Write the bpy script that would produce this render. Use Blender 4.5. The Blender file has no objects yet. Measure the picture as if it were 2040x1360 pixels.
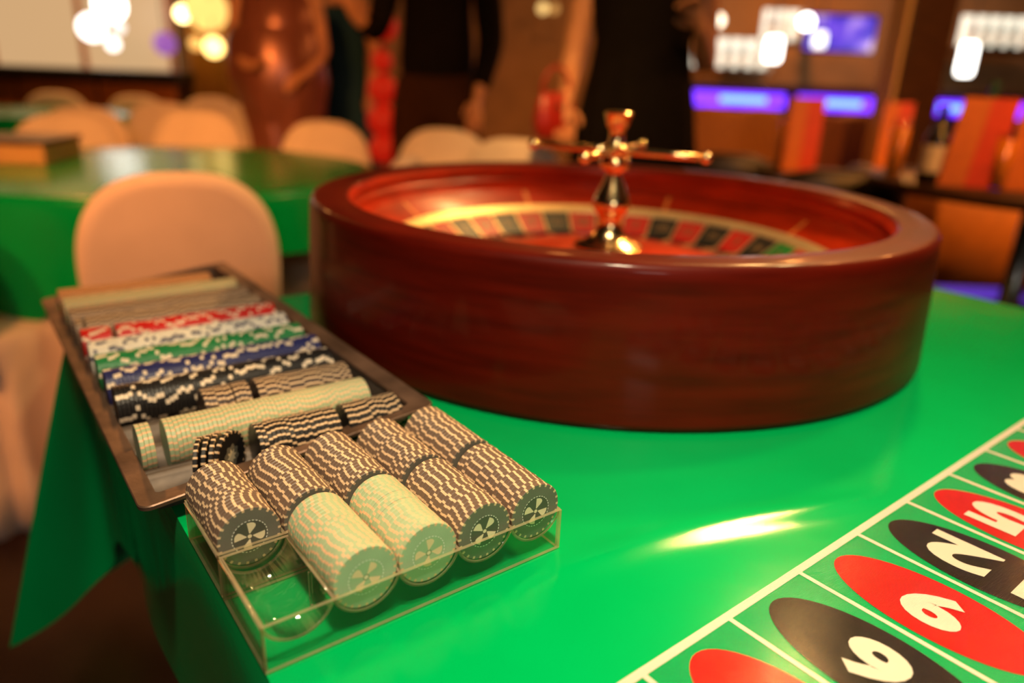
import bpy, bmesh, math, random
from mathutils import Vector, Matrix

random.seed(11)
S = bpy.context.scene
COL = S.collection
PI = math.pi
R_ = math.radians

# ------------------------------------------------------------------ camera
# world: table top is z = 0, floor is z = FLOOR, metres; camera stands over the left table edge
FLOOR = -0.75
PITCH, ROLL, CAM_H = 0.34371, 0.04178, 0.3033
cam_d = bpy.data.cameras.new('camera')
cam = bpy.data.objects.new('camera', cam_d)
COL.objects.link(cam)
fw = Vector((0, math.cos(PITCH), -math.sin(PITCH)))
rt0 = Vector((1, 0, 0)); up0 = Vector((0, math.sin(PITCH), math.cos(PITCH)))
rt = rt0 * math.cos(ROLL) + up0 * math.sin(ROLL)
up = up0 * math.cos(ROLL) - rt0 * math.sin(ROLL)
cam.matrix_world = Matrix(((rt.x, up.x, -fw.x, 0), (rt.y, up.y, -fw.y, 0), (rt.z, up.z, -fw.z, CAM_H), (0, 0, 0, 1)))
cam_d.sensor_width = 36
cam_d.lens = 36 * 1480.87 / 2040
cam_d.clip_start = 0.02
cam_d.clip_end = 60
cam_d.dof.use_dof = True
cam_d.dof.focus_distance = 0.485
cam_d.dof.aperture_fstop = 2.6
S.camera = cam

# ------------------------------------------------------------------ world, view, lamps
S.view_settings.view_transform = 'Standard'
S.view_settings.look = 'None'
S.view_settings.gamma = 1
S.view_settings.use_curve_mapping = False
S.view_settings.exposure = 0.0
S.cycles.use_denoising = True
S.cycles.sample_clamp_indirect = 6
S.cycles.transparent_max_bounces = 48
W = bpy.data.worlds.new('room_air'); S.world = W
W.use_nodes = True
W.node_tree.nodes['Background'].inputs[0].default_value = (0.5, 0.25, 0.1, 1)
W.node_tree.nodes['Background'].inputs[1].default_value = 0.05

def lamp(name, loc, target, power, color, size, shape='DISK', spread=PI):
    d = bpy.data.lights.new(name, 'AREA')
    d.shape = shape; d.size = size; d.energy = power; d.color = color; d.spread = spread
    o = bpy.data.objects.new(name, d); COL.objects.link(o)
    o.location = loc
    o.rotation_euler = (Vector(target) - Vector(loc)).to_track_quat('-Z', 'Y').to_euler()
    return o

# unseen spots above the gaming table, unseen down lights over the hall
lamp('unseen_spot', (0.10, -0.30, 1.95), (0.18, 0.32, 0), 6.6, (1.0, 0.80, 0.52), 0.20, spread=R_(52))
lamp('unseen_spot', (1.20, 2.46, 2.0), (0.25, 0.60, 0), 11, (1.0, 0.56, 0.18), 0.20, spread=R_(80))
lamp('unseen_spot', (1.40, 1.67, 2.0), (0.25, 0.50, 0), 3.2, (1.0, 0.66, 0.26), 0.16, spread=R_(70))  # unseen, added so the cloth crease mirrors it as a streak
# soft white light from behind the viewer, through an assumed, unseen window
lamp('front_soft_light', (0.60, -2.93, 1.30), (0.60, 0.0, 1.0), 11.0, (1.0, 0.90, 0.78), 0.62, 'SQUARE')
# unseen orange spots added to brighten the chairs, the bare arm and the lounge
lamp('unseen_spot', (-0.9, -0.5, 2.1), (-0.75, 1.65, 0.02), 2.9, (1.0, 0.31, 0.075), 0.12, spread=R_(33))
lamp('unseen_spot', (0.1, 0.3, 2.1), (0.10, 2.5, 0.35), 1.6, (1.0, 0.45, 0.12), 0.08, spread=R_(22))
lamp('added_orange_spot', (-1.0, 0.2, 1.45), (-1.4, 3.6, 0.05), 9, (1.0, 0.32, 0.06), 0.12, spread=R_(46))
lamp('added_orange_spot', (1.7, 0.2, 1.6), (1.75, 3.6, 0.0), 8, (1.0, 0.36, 0.07), 0.12, spread=R_(46))
lamp('unseen_spot', (-1.7, -0.6, 2.1), (-1.35, 1.5, -0.2), 2.0, (1.0, 0.33, 0.08), 0.12, spread=R_(30))
lamp('added_orange_spot', (3.7, 1.5, 1.2), (2.1, 3.0, -0.3), 6, (1.0, 0.40, 0.08), 0.12, spread=R_(40))
for lx, ly, pw in ((-3.4, 5.6, 45), (2.6, 5.4, 50), (2.0, 1.9, 22), (2.9, 3.4, 30), (0.4, 7.0, 12), (2.9, 7.4, 45)):
    lamp('unseen_downlight', (lx, ly, 2.12), (lx, ly, 0), pw, (1.0, 0.36, 0.08), 0.2)  # unseen lamps placed to warm and brighten the background

# ------------------------------------------------------------------ helpers
MATS = {}
def nt(m):
    m.use_nodes = True
    return m.node_tree.nodes, m.node_tree.links
def mat(name, col, rough=0.5, metal=0.0, vary=0.12, scale=30.0, bump=0.0, bscale=200.0, coat=0.0, spec=0.5, sheen=0.0, stretch=None, coat_rough=0.05):
    m = bpy.data.materials.new(name); N, L = nt(m)
    b = N['Principled BSDF']
    b.inputs['Roughness'].default_value = rough
    b.inputs['Metallic'].default_value = metal
    b.inputs['Specular IOR Level'].default_value = spec
    b.inputs['Coat Weight'].default_value = coat
    b.inputs['Coat Roughness'].default_value = coat_rough
    b.inputs['Sheen Weight'].default_value = sheen
    tc = N.new('ShaderNodeTexCoord'); mp = N.new('ShaderNodeMapping')
    L.new(tc.outputs['Object'], mp.inputs[0])
    if stretch: mp.inputs['Scale'].default_value = stretch
    nz = N.new('ShaderNodeTexNoise'); nz.inputs['Scale'].default_value = scale; nz.inputs['Detail'].default_value = 4
    L.new(mp.outputs[0], nz.inputs['Vector'])
    rp = N.new('ShaderNodeValToRGB')
    a = [c * (1 - vary) for c in col]; c2 = [min(1, c * (1 + vary)) for c in col]
    rp.color_ramp.elements[0].position = 0.3; rp.color_ramp.elements[1].position = 0.7
    rp.color_ramp.elements[0].color = (*a, 1); rp.color_ramp.elements[1].color = (*c2, 1)
    L.new(nz.outputs['Fac'], rp.inputs[0]); L.new(rp.outputs[0], b.inputs['Base Color'])
    if bump > 0:
        n2 = N.new('ShaderNodeTexNoise'); n2.inputs['Scale'].default_value = bscale; n2.inputs['Detail'].default_value = 3
        L.new(mp.outputs[0], n2.inputs['Vector'])
        bp = N.new('ShaderNodeBump'); bp.inputs['Strength'].default_value = bump; bp.inputs['Distance'].default_value = 0.002
        L.new(n2.outputs['Fac'], bp.inputs['Height']); L.new(bp.outputs[0], b.inputs['Normal'])
    MATS[name] = m
    return m
def emit(name, col, strength, base=None):
    m = bpy.data.materials.new(name); N, L = nt(m)
    b = N['Principled BSDF']
    b.inputs['Base Color'].default_value = (*(base or [c * 0.08 for c in col]), 1)
    b.inputs['Emission Color'].default_value = (*col, 1)
    b.inputs['Emission Strength'].default_value = strength
    MATS[name] = m
    return m

def link(o, parent=None):
    COL.objects.link(o)
    if parent is not None: o.parent = parent
    return o
def mesh_data(name, verts, faces, mats, smooth=False, idx=None):
    me = bpy.data.meshes.new(name)
    me.from_pydata([tuple(v) for v in verts], [], faces)
    for m in (mats if isinstance(mats, (list, tuple)) else [mats]): me.materials.append(m)
    if idx is not None: me.polygons.foreach_set('material_index', idx)
    if smooth: me.polygons.foreach_set('use_smooth', [True] * len(me.polygons))
    me.update()
    return me
def obj(name, verts, faces, mats, parent=None, smooth=False, idx=None):
    return link(bpy.data.objects.new(name, mesh_data(name, verts, faces, mats, smooth, idx)), parent)
def empty(name, loc=(0, 0, 0), rz=0.0):
    o = bpy.data.objects.new(name, None); COL.objects.link(o)
    o.empty_display_size = 0.05
    o.location = loc; o.rotation_euler = (0, 0, rz)
    return o
def tag(o, label, cat, group=None):
    o['label'] = label; o['category'] = cat
    if group: o['group'] = group
    return o
def structure(o):
    o['kind'] = 'structure'
    return o

class MB:
    """collects geometry for ONE mesh"""
    def __init__(s): s.v = []; s.f = []; s.i = []
    def add(s, verts, faces, mi=0):
        n = len(s.v); s.v += [Vector(x) for x in verts]
        s.f += [tuple(k + n for k in f) for f in faces]; s.i += [mi] * len(faces)
        return s
    def box(s, lo, hi, mi=0):
        (a, b, c), (d, e, f) = lo, hi
        return s.add([(a, b, c), (d, b, c), (d, e, c), (a, e, c), (a, b, f), (d, b, f), (d, e, f), (a, e, f)],
                     [(3, 2, 1, 0), (4, 5, 6, 7), (0, 1, 5, 4), (1, 2, 6, 5), (2, 3, 7, 6), (3, 0, 4, 7)], mi)
    def rbox(s, lo, hi, r, mi=0):
        """box with chamfered edges"""
        bm = bmesh.new()
        t = MB().box(lo, hi)
        vs = [bm.verts.new(x) for x in t.v]
        for f in t.f: bm.faces.new([vs[k] for k in f])
        bmesh.ops.bevel(bm, geom=list(bm.edges), offset=r, segments=2, affect='EDGES', profile=0.5)
        bm.verts.index_update()
        s.add([v.co.copy() for v in bm.verts], [[v.index for v in f.verts] for f in bm.faces], mi)
        bm.free(); return s
    def lathe(s, prof, n=48, c=(0, 0, 0), mi=0, a0=0.0, a1=2 * PI, cap=True):
        full = abs(a1 - a0 - 2 * PI) < 1e-6
        m = n if full else n + 1
        vs = []; fs = []
        for k in range(m):
            t = a0 + (a1 - a0) * k / n
            for r, z in prof: vs.append((c[0] + r * math.cos(t), c[1] + r * math.sin(t), c[2] + z))
        q = len(prof)
        for k in range(n):
            k2 = (k + 1) % m
            for j in range(q - 1):
                fs.append((k * q + j, k2 * q + j, k2 * q + j + 1, k * q + j + 1))
        if full and cap:
            if prof[0][0] > 1e-6: fs.append(tuple(k * q for k in range(m))[::-1])
            if prof[-1][0] > 1e-6: fs.append(tuple(k * q + q - 1 for k in range(m)))
        return s.add(vs, fs, mi)
    def tube(s, pts, rad, n=8, mi=0, closed=False):
        pts = [Vector(p) for p in pts]
        rad = rad if isinstance(rad, (list, tuple)) else [rad] * len(pts)
        vs = []; fs = []
        prev = None
        for k, p in enumerate(pts):
            a = pts[max(0, k - 1)]; b = pts[min(len(pts) - 1, k + 1)]
            d = (b - a).normalized()
            x = prev if prev is not None else (Vector((0, 0, 1)) if abs(d.z) < 0.9 else Vector((1, 0, 0)))
            x = (x - d * x.dot(d)).normalized(); prev = x
            y = d.cross(x)
            for j in range(n):
                t = 2 * PI * j / n
                vs.append(p + (x * math.cos(t) + y * math.sin(t)) * rad[k])
        for k in range(len(pts) - 1):
            for j in range(n):
                fs.append((k * n + j, k * n + (j + 1) % n, (k + 1) * n + (j + 1) % n, (k + 1) * n + j))
        fs.append(tuple(range(n))[::-1]); fs.append(tuple((len(pts) - 1) * n + j for j in range(n)))
        return s.add(vs, fs, mi)
    def loft(s, rings, mi=0, cap=True):
        n = len(rings[0]); vs = [v for r in rings for v in r]; fs = []
        for k in range(len(rings) - 1):
            for j in range(n):
                fs.append((k * n + j, k * n + (j + 1) % n, (k + 1) * n + (j + 1) % n, (k + 1) * n + j))
        if cap:
            fs.append(tuple(range(n))[::-1]); fs.append(tuple((len(rings) - 1) * n + j for j in range(n)))
        return s.add(vs, fs, mi)
    def sphere(s, c, r, n=16, m=10, mi=0):
        r = r if isinstance(r, (tuple, list)) else (r, r, r)
        vs = [(c[0], c[1], c[2] - r[2])]
        for i in range(1, m):
            a = -PI / 2 + PI * i / m
            for j in range(n):
                t = 2 * PI * j / n
                vs.append((c[0] + r[0] * math.cos(a) * math.cos(t), c[1] + r[1] * math.cos(a) * math.sin(t), c[2] + r[2] * math.sin(a)))
        vs.append((c[0], c[1], c[2] + r[2])); fs = []
        for j in range(n):
            fs.append((0, 1 + (j + 1) % n, 1 + j))
            fs.append((len(vs) - 1, len(vs) - 1 - n + j, len(vs) - 1 - n + (j + 1) % n))
        for i in range(m - 2):
            for j in range(n):
                a = 1 + i * n + j; b = 1 + i * n + (j + 1) % n
                fs.append((a, b, b + n, a + n))
        return s.add(vs, fs, mi)
    def xf(s, M):
        s.v = [M @ v for v in s.v]; return s
    def make(s, name, mats, parent=None, smooth=False):
        return obj(name, s.v, s.f, mats, parent, smooth, s.i)
    def data(s, name, mats, smooth=False):
        return mesh_data(name, s.v, s.f, mats, smooth, s.i)
def autosmooth(o, ang=40):
    me = o.data
    me.polygons.foreach_set('use_smooth', [True] * len(me.polygons))
    me.set_sharp_from_angle(angle=R_(ang))
    return o

ONES = ['', 'first', 'second', 'third', 'fourth', 'fifth', 'sixth', 'seventh', 'eighth', 'ninth', 'tenth', 'eleventh', 'twelfth', 'thirteenth',
        'fourteenth', 'fifteenth', 'sixteenth', 'seventeenth', 'eighteenth', 'nineteenth']
def ordinal(n):
    if n < 20: return ONES[n]
    t = n // 10; u = n % 10
    if u == 0: return {2: 'twentieth', 3: 'thirtieth', 4: 'fortieth', 5: 'fiftieth', 6: 'sixtieth', 7: 'seventieth'}[t]
    return {2: 'twenty', 3: 'thirty', 4: 'forty', 5: 'fifty', 6: 'sixty', 7: 'seventy'}[t] + '-' + ONES[u]

def text_mesh(s, height, width=None, bold=0.02, spacing=1.0):
    """filled lettering, centred on the origin in the xy plane"""
    c = bpy.data.curves.new('lettering', 'FONT'); c.body = s; c.size = 1.0; c.offset = bold
    c.align_x = 'CENTER'; c.space_character = spacing; c.resolution_u = 5
    o = bpy.data.objects.new('lettering', c); COL.objects.link(o)
    dg = bpy.context.evaluated_depsgraph_get(); dg.update()
    me = bpy.data.meshes.new_from_object(o.evaluated_get(dg))
    vs = [v.co.copy() for v in me.vertices]; fs = [tuple(p.vertices) for p in me.polygons]
    bpy.data.objects.remove(o); bpy.data.curves.remove(c); bpy.data.meshes.remove(me)
    x0 = min(v.x for v in vs); x1 = max(v.x for v in vs); y0 = min(v.y for v in vs); y1 = max(v.y for v in vs)
    k = height / (y1 - y0); kx = (width / (x1 - x0)) if width else k
    return [((v.x - (x0 + x1) / 2) * kx, (v.y - (y0 + y1) / 2) * k, 0) for v in vs], fs

# ------------------------------------------------------------------ materials
def vinyl_green(name='green_vinyl', rough=0.12, weave=0.03):
    m = bpy.data.materials.new(name); N, L = nt(m); b = N['Principled BSDF']
    tc = N.new('ShaderNodeTexCoord')
    nz = N.new('ShaderNodeTexNoise'); nz.inputs['Scale'].default_value = 5; nz.inputs['Detail'].default_value = 4
    L.new(tc.outputs['Object'], nz.inputs['Vector'])
    rp = N.new('ShaderNodeValToRGB')
    rp.color_ramp.elements[0].position = 0.3; rp.color_ramp.elements[0].color = (0.000, 0.32, 0.075, 1)
    rp.color_ramp.elements[1].position = 0.7; rp.color_ramp.elements[1].color = (0.000, 0.37, 0.092, 1)
    L.new(nz.outputs['Fac'], rp.inputs[0]); L.new(rp.outputs[0], b.inputs['Base Color'])
    b.inputs['Roughness'].default_value = rough
    b.inputs['Specular IOR Level'].default_value = 0.3
    # fine woven relief plus soft creases
    wv = N.new('ShaderNodeTexWave'); wv.inputs['Scale'].default_value = 420; wv.bands_direction = 'X'
    wv2 = N.new('ShaderNodeTexWave'); wv2.inputs['Scale'].default_value = 420; wv2.bands_direction = 'Y'
    L.new(tc.outputs['Object'], wv.inputs['Vector']); L.new(tc.outputs['Object'], wv2.inputs['Vector'])
    ad = N.new('ShaderNodeMath'); ad.operation = 'MULTIPLY'
    L.new(wv.outputs['Fac'], ad.inputs[0]); L.new(wv2.outputs['Fac'], ad.inputs[1])
    bp = N.new('ShaderNodeBump'); bp.inputs['Strength'].default_value = weave; bp.inputs['Distance'].default_value = 0.0006
    L.new(ad.outputs[0], bp.inputs['Height'])
    cr = N.new('ShaderNodeTexNoise'); cr.inputs['Scale'].default_value = 6; cr.inputs['Detail'].default_value = 2; cr.inputs['Distortion'].default_value = 1.2
    L.new(tc.outputs['Object'], cr.inputs['Vector'])
    b2 = N.new('ShaderNodeBump'); b2.inputs['Strength'].default_value = 0.05; b2.inputs['Distance'].default_value = 0.012
    L.new(cr.outputs['Fac'], b2.inputs['Height']); L.new(bp.outputs[0], b2.inputs['Normal']); L.new(b2.outputs[0], b.inputs['Normal'])
    return m
GREEN = vinyl_green()
GREEN_PRINT = vinyl_green('green_printed_canvas', 0.12, 0.7)
GREEN_WORN = vinyl_green('green_vinyl_worn', 0.20, 0.03)
def printed(name, col):
    """ink printed on the vinyl: the same woven relief and gloss"""
    m = GREEN_PRINT.copy(); m.name = name
    for n in m.node_tree.nodes:
        if n.type == 'VALTORGB':
            n.color_ramp.elements[0].color = (*[c * 0.93 for c in col], 1); n.color_ramp.elements[1].color = (*col, 1)
    return m
INK_WHITE = printed('ink_white', (0.70, 0.64, 0.52))
INK_RED = printed('ink_red', (0.52, 0.008, 0.004))
INK_BLACK = printed('ink_black', (0.012, 0.009, 0.008))

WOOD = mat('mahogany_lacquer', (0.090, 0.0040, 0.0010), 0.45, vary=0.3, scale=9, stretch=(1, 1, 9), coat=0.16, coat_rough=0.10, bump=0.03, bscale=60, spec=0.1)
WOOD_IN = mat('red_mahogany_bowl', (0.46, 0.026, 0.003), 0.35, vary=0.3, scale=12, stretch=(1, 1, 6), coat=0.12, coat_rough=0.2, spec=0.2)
INLAY = mat('orange_wood_inlay', (0.85, 0.24, 0.045), 0.4)
BRASS = mat('polished_brass', (1.0, 0.72, 0.36), 0.19, 1.0, vary=0.05)
BRASS_SOFT = mat('satin_brass', (0.85, 0.60, 0.28), 0.42, 0.6, vary=0.08)
POCKET = mat('pocket_metal', (0.55, 0.50, 0.44), 0.35, 0.9)
P_RED = mat('pocket_red', (0.50, 0.012, 0.006), 0.45)
P_BLACK = mat('pocket_black', (0.012, 0.011, 0.010), 0.45)
P_GREEN = mat('pocket_green', (0.01, 0.20, 0.03), 0.45)
GOLD_INK = mat('gold_numeral', (0.20, 0.12, 0.05), 0.4)

CH_BROWN = mat('chip_brown_clay', (0.150, 0.098, 0.070), 0.42, bump=0.05, bscale=900)
CH_TAN = mat('chip_tan_edge_spot', (0.72, 0.50, 0.30), 0.45)
CH_GREYFACE = mat('chip_grey_face', (0.145, 0.135, 0.11), 0.5, bump=0.08, bscale=900)
CH_INLAY = mat('chip_dark_inlay', (0.085, 0.078, 0.062), 0.4)
CH_CREAM = mat('chip_cream_print', (0.74, 0.62, 0.42), 0.45)
CH_WHITE = mat('chip_white_print', (0.85, 0.82, 0.74), 0.45)
CH_MINT = mat('chip_mint_clay', (0.36, 0.45, 0.26), 0.45)
CH_PEACH = mat('chip_peach_edge_spot', (0.78, 0.46, 0.26), 0.45)
CH_MINTFACE = mat('chip_mint_face', (0.36, 0.46, 0.30), 0.5, bump=0.08, bscale=900)
CH_MINTINLAY = mat('chip_mint_inlay', (0.33, 0.45, 0.27), 0.4)
CH_MINT_DARK = mat('chip_mint_dark_print', (0.20, 0.26, 0.13), 0.45)  # darker mint ink of the hub ring
CH_PEACHPRINT = mat('chip_peach_print', (0.76, 0.56, 0.34), 0.45)
CH_BLACK = mat('chip_black_clay', (0.014, 0.012, 0.012), 0.38)
CH_RUST = mat('chip_rust_clay', (0.055, 0.030, 0.022), 0.42)
CH_RED = mat('chip_red_plastic', (0.60, 0.010, 0.006), 0.4)
CH_GREEN = mat('chip_green_plastic', (0.010, 0.20, 0.055), 0.4)
CH_BLUE = mat('chip_blue_plastic', (0.018, 0.022, 0.115), 0.4)
CH_OFFWHITE = mat('chip_white_plastic', (0.78, 0.72, 0.63), 0.4)
CH_NAVY = mat('chip_navy_spot', (0.03, 0.035, 0.10), 0.4)
CH_SPOT = mat('chip_cream_spot', (0.80, 0.66, 0.50), 0.42)
CH_AMBER = mat('chip_amber_clay', (0.34, 0.15, 0.04), 0.45)

TRAY = mat('worn_bronze_sheet', (0.20, 0.115, 0.075), 0.42, 0.55, vary=0.5, scale=22, bump=0.08, bscale=300)
TRAY_IN = mat('grey_zinc_trough', (0.13, 0.10, 0.08), 0.55, 0.4, vary=0.35, scale=40, bump=0.08, bscale=200)
def acrylic(name, tint, gloss_w, haze):
    m = bpy.data.materials.new(name); N, L = nt(m)
    for n in list(N):
        if n.type != 'OUTPUT_MATERIAL': N.remove(n)
    out = N['Material Output']
    tr = N.new('ShaderNodeBsdfTransparent'); tr.inputs[0].default_value = (*tint, 1)
    gl = N.new('ShaderNodeBsdfGlossy'); gl.inputs['Roughness'].default_value = 0.05; gl.inputs[0].default_value = (1, 0.97, 0.9, 1)
    df = N.new('ShaderNodeBsdfTranslucent'); df.inputs[0].default_value = (0.85, 0.66, 0.42, 1)
    d2 = N.new('ShaderNodeBsdfDiffuse'); d2.inputs[0].default_value = (0.80, 0.62, 0.40, 1)
    m0 = N.new('ShaderNodeMixShader'); L.new(df.outputs[0], m0.inputs[1]); L.new(d2.outputs[0], m0.inputs[2])
    # surface reflection of a thin sheet: 4 % head on, rising towards grazing (the same on both faces)
    ge = N.new('ShaderNodeNewGeometry'); dt_ = N.new('ShaderNodeVectorMath'); dt_.operation = 'DOT_PRODUCT'
    L.new(ge.outputs['Incoming'], dt_.inputs[0]); L.new(ge.outputs['Normal'], dt_.inputs[1])
    ab = N.new('ShaderNodeMath'); ab.operation = 'ABSOLUTE'; L.new(dt_.outputs['Value'], ab.inputs[0])
    om = N.new('ShaderNodeMath'); om.operation = 'SUBTRACT'; om.inputs[0].default_value = 1.0; L.new(ab.outputs[0], om.inputs[1])
    pw = N.new('ShaderNodeMath'); pw.operation = 'POWER'; pw.inputs[1].default_value = 5.0; L.new(om.outputs[0], pw.inputs[0])
    fr = N.new('ShaderNodeMath'); fr.operation = 'MULTIPLY_ADD'; fr.inputs[1].default_value = 0.96; fr.inputs[2].default_value = 0.04; L.new(pw.outputs[0], fr.inputs[0])
    mu = N.new('ShaderNodeMath'); mu.operation = 'MULTIPLY'; mu.inputs[1].default_value = gloss_w; mu.use_clamp = True
    L.new(fr.outputs[0], mu.inputs[0])
    tc = N.new('ShaderNodeTexCoord'); nz = N.new('ShaderNodeTexNoise'); nz.inputs['Scale'].default_value = 60
    L.new(tc.outputs['Object'], nz.inputs['Vector'])
    hz = N.new('ShaderNodeMapRange'); hz.inputs['To Min'].default_value = haze * 0.6; hz.inputs['To Max'].default_value = haze * 1.4
    L.new(nz.outputs['Fac'], hz.inputs['Value'])
    m1 = N.new('ShaderNodeMixShader'); L.new(hz.outputs[0], m1.inputs[0]); L.new(tr.outputs[0], m1.inputs[1]); L.new(m0.outputs[0], m1.inputs[2])
    m2 = N.new('ShaderNodeMixShader'); L.new(mu.outputs[0], m2.inputs[0]); L.new(m1.outputs[0], m2.inputs[1]); L.new(gl.outputs[0], m2.inputs[2])
    L.new(m2.outputs[0], out.inputs[0])
    return m
ACRYL = acrylic('clear_acrylic', (0.965, 0.965, 0.945), 0.9, 0.012)
ACRYL_END = acrylic('acrylic_sawn_end', (0.72, 0.70, 0.60), 1.0, 0.45)
ACRYL_EDGE = acrylic('acrylic_cut_edge', (0.80, 0.76, 0.62), 1.0, 0.42)

CLOTH_WHITE = mat('white_chair_cover', (0.82, 0.72, 0.62), 0.8, vary=0.06, scale=8, bump=0.15, bscale=30, sheen=0.2)
FLOORM = mat('dark_brown_floor', (0.022, 0.010, 0.006), 0.25, spec=0.3, vary=0.3, scale=5)
WALLM = mat('ochre_wall', (0.42, 0.22, 0.09), 0.7, vary=0.15, scale=4)
CEIL = mat('brown_ceiling', (0.035, 0.02, 0.012), 0.8, vary=0.1, scale=3)
BLACKM = mat('black_metal', (0.012, 0.011, 0.010), 0.35)
DARKWOOD = mat('dark_wood', (0.045, 0.017, 0.006), 0.4, spec=0.3, vary=0.3, scale=14, stretch=(1, 1, 5))
ORANGEWOOD = mat('orange_wood_panel', (0.50, 0.15, 0.02), 0.4, vary=0.3, scale=10, stretch=(4, 1, 1))
GREYM = mat('grey_steel', (0.35, 0.34, 0.33), 0.3, 0.9)

# ------------------------------------------------------------------ the room
def slab(name, lo, hi, m):
    return structure(MB().box(lo, hi).make(name, m))
slab('floor', (-7, -3.2, FLOOR - 0.05), (7, 9.2, FLOOR), FLOORM)
slab('ceiling', (-7, -3.2, 2.2), (7, 9.2, 2.25), CEIL)
slab('wall_back', (-7, 9.0, FLOOR), (7, 9.15, 2.2), WALLM)
slab('wall_front', (-7, -3.15, FLOOR), (7, -3.0, 2.2), DARKWOOD)
w1 = structure(MB().box((0.25, -3.0, 0.95), (0.95, -2.985, 1.65)).make('assumed_window', emit('assumed_window_glow', (1.0, 0.92, 0.82), 2.0)))  # unseen window, added to go with the white front light
for lo, hi in (((0.18, -3.0, 0.88), (0.25, -2.95, 1.72)), ((0.95, -3.0, 0.88), (1.02, -2.95, 1.72)), ((0.25, -3.0, 0.88), (0.95, -2.95, 0.95)), ((0.25, -3.0, 1.65), (0.95, -2.95, 1.72))):
    MB().box(lo, hi).make('assumed_window_frame', DARKWOOD, w1)
slab('wall_left', (-6.9, -3.0, FLOOR), (-6.75, 9.0, 2.2), WALLM)
slab('wall_right', (6.75, -3.0, FLOOR), (6.9, 9.0, 2.2), WALLM)

# ------------------------------------------------------------------ gaming table and cloth
OX, OY, YAW = -0.12220, 0.30755, 0.6579          # left table edge frame: u to the right along the racks, v away from the viewer
TU = Vector((math.cos(YAW), math.sin(YAW), 0)); TV = Vector((-math.sin(YAW), math.cos(YAW), 0))
def T(u, v, z=0.0): return Vector((OX, OY, 0)) + TU * u + TV * v + Vector((0, 0, z))
U0, U1, V0, V1 = 0.0005, 1.19, -0.80, 0.664

tbl = empty('gaming_table', (OX, OY, FLOOR), YAW)
tag(tbl, 'long wooden table under the bright green cloth, carrying the roulette wheel', 'table')
MB().rbox((U0 + 0.006, V0 + 0.006, 0.715), (U1 - 0.006, V1 - 0.006, 0.745), 0.004).make('tabletop', DARKWOOD, tbl)
for a, b in ((U0 + 0.08, V0 + 0.08), (U1 - 0.08, V0 + 0.08), (U0 + 0.08, V1 - 0.08), (U1 - 0.08, V1 - 0.08)):
    MB().lathe([(0.016, 0), (0.02, 0.01), (0.02, 0.715)], 14, (a, b, 0)).make('leg', BLACKM, tbl, True)

def ridge(u, v):
    """soft crease running across the cloth in front of the wheel"""
    a = (0.235, -0.022); b = (0.455, -0.096)
    dx, dy = b[0] - a[0], b[1] - a[1]; q = math.hypot(dx, dy)
    t = ((u - a[0]) * dx + (v - a[1]) * dy) / (q * q)
    d = ((u - a[0]) * -dy + (v - a[1]) * dx) / q + 0.045 * (t - 0.5) ** 2
    w = max(0.0, 1 - ((t - 0.5) / 0.85) ** 4) ** 1.5
    # the crease dies out before the printed border
    x = T(u, v); bw = (x.x - 0.0793) * math.sin(0.68355) - (x.y - 0.3186) * math.cos(0.68355)
    k = min(1.0, max(0.0, (-0.008 - bw) / 0.030)); w *= k * k * (3 - 2 * k)
    return 0.0028 * w * math.exp(-((d - 0.010) / 0.0138) ** 2)

def make_cloth():
    m = MB(); NU, NV = 260, 320
    # finer steps where the picture looks closest
    vs = []
    for j in range(NV + 1):
        v = V0 + (V1 - V0) * j / NV
        for i in range(NU + 1):
            u = U0 + (U1 - U0) * i / NU
            vs.append((u, v, ridge(u, v)))
    fs = [(j * (NU + 1) + i, j * (NU + 1) + i + 1, (j + 1) * (NU + 1) + i + 1, (j + 1) * (NU + 1) + i) for j in range(NV) for i in range(NU)]
    m.add(vs, fs)
    return m
cloth = empty('tablecloth', (OX, OY, 0.0), YAW)
tag(cloth, 'bright green vinyl tablecloth with a printed betting layout, on the gaming table', 'tablecloth')
make_cloth().make('cloth_top', GREEN, cloth, True)
# hanging sides: rows go from the table edge to the hem
def drape(name, tops, hems, flare, waves, nrow=16, m=GREEN, parent=cloth):
    vs = []; n = len(tops)
    for k in range(nrow + 1):
        t = k / nrow
        for j, (a, h) in enumerate(zip(tops, hems)):
            a = Vector(a); h = Vector(h)
            p = a.lerp(h, t)
            # round over the edge, then fall
            out = flare[j] if isinstance(flare, list) else flare
            bulge = 0.003 * (1 - math.exp(-t * 12))
            wv = waves * t * math.sin(j * 0.55 + 1.3 * math.sin(j * 0.21))
            p = p + Vector(out) * (bulge + wv)
            p.z = a.z + (h.z - a.z) * (t if t > 0.06 else t * t / 0.06)
            vs.append(p)
    fs = [(k * n + j, (k + 1) * n + j, (k + 1) * n + j + 1, k * n + j + 1) for k in range(nrow) for j in range(n - 1)]
    return obj(name, vs, fs, m, parent, True)
def lin(a, b, n): return [a + (b - a) * k / (n - 1) for k in range(n)]
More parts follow.
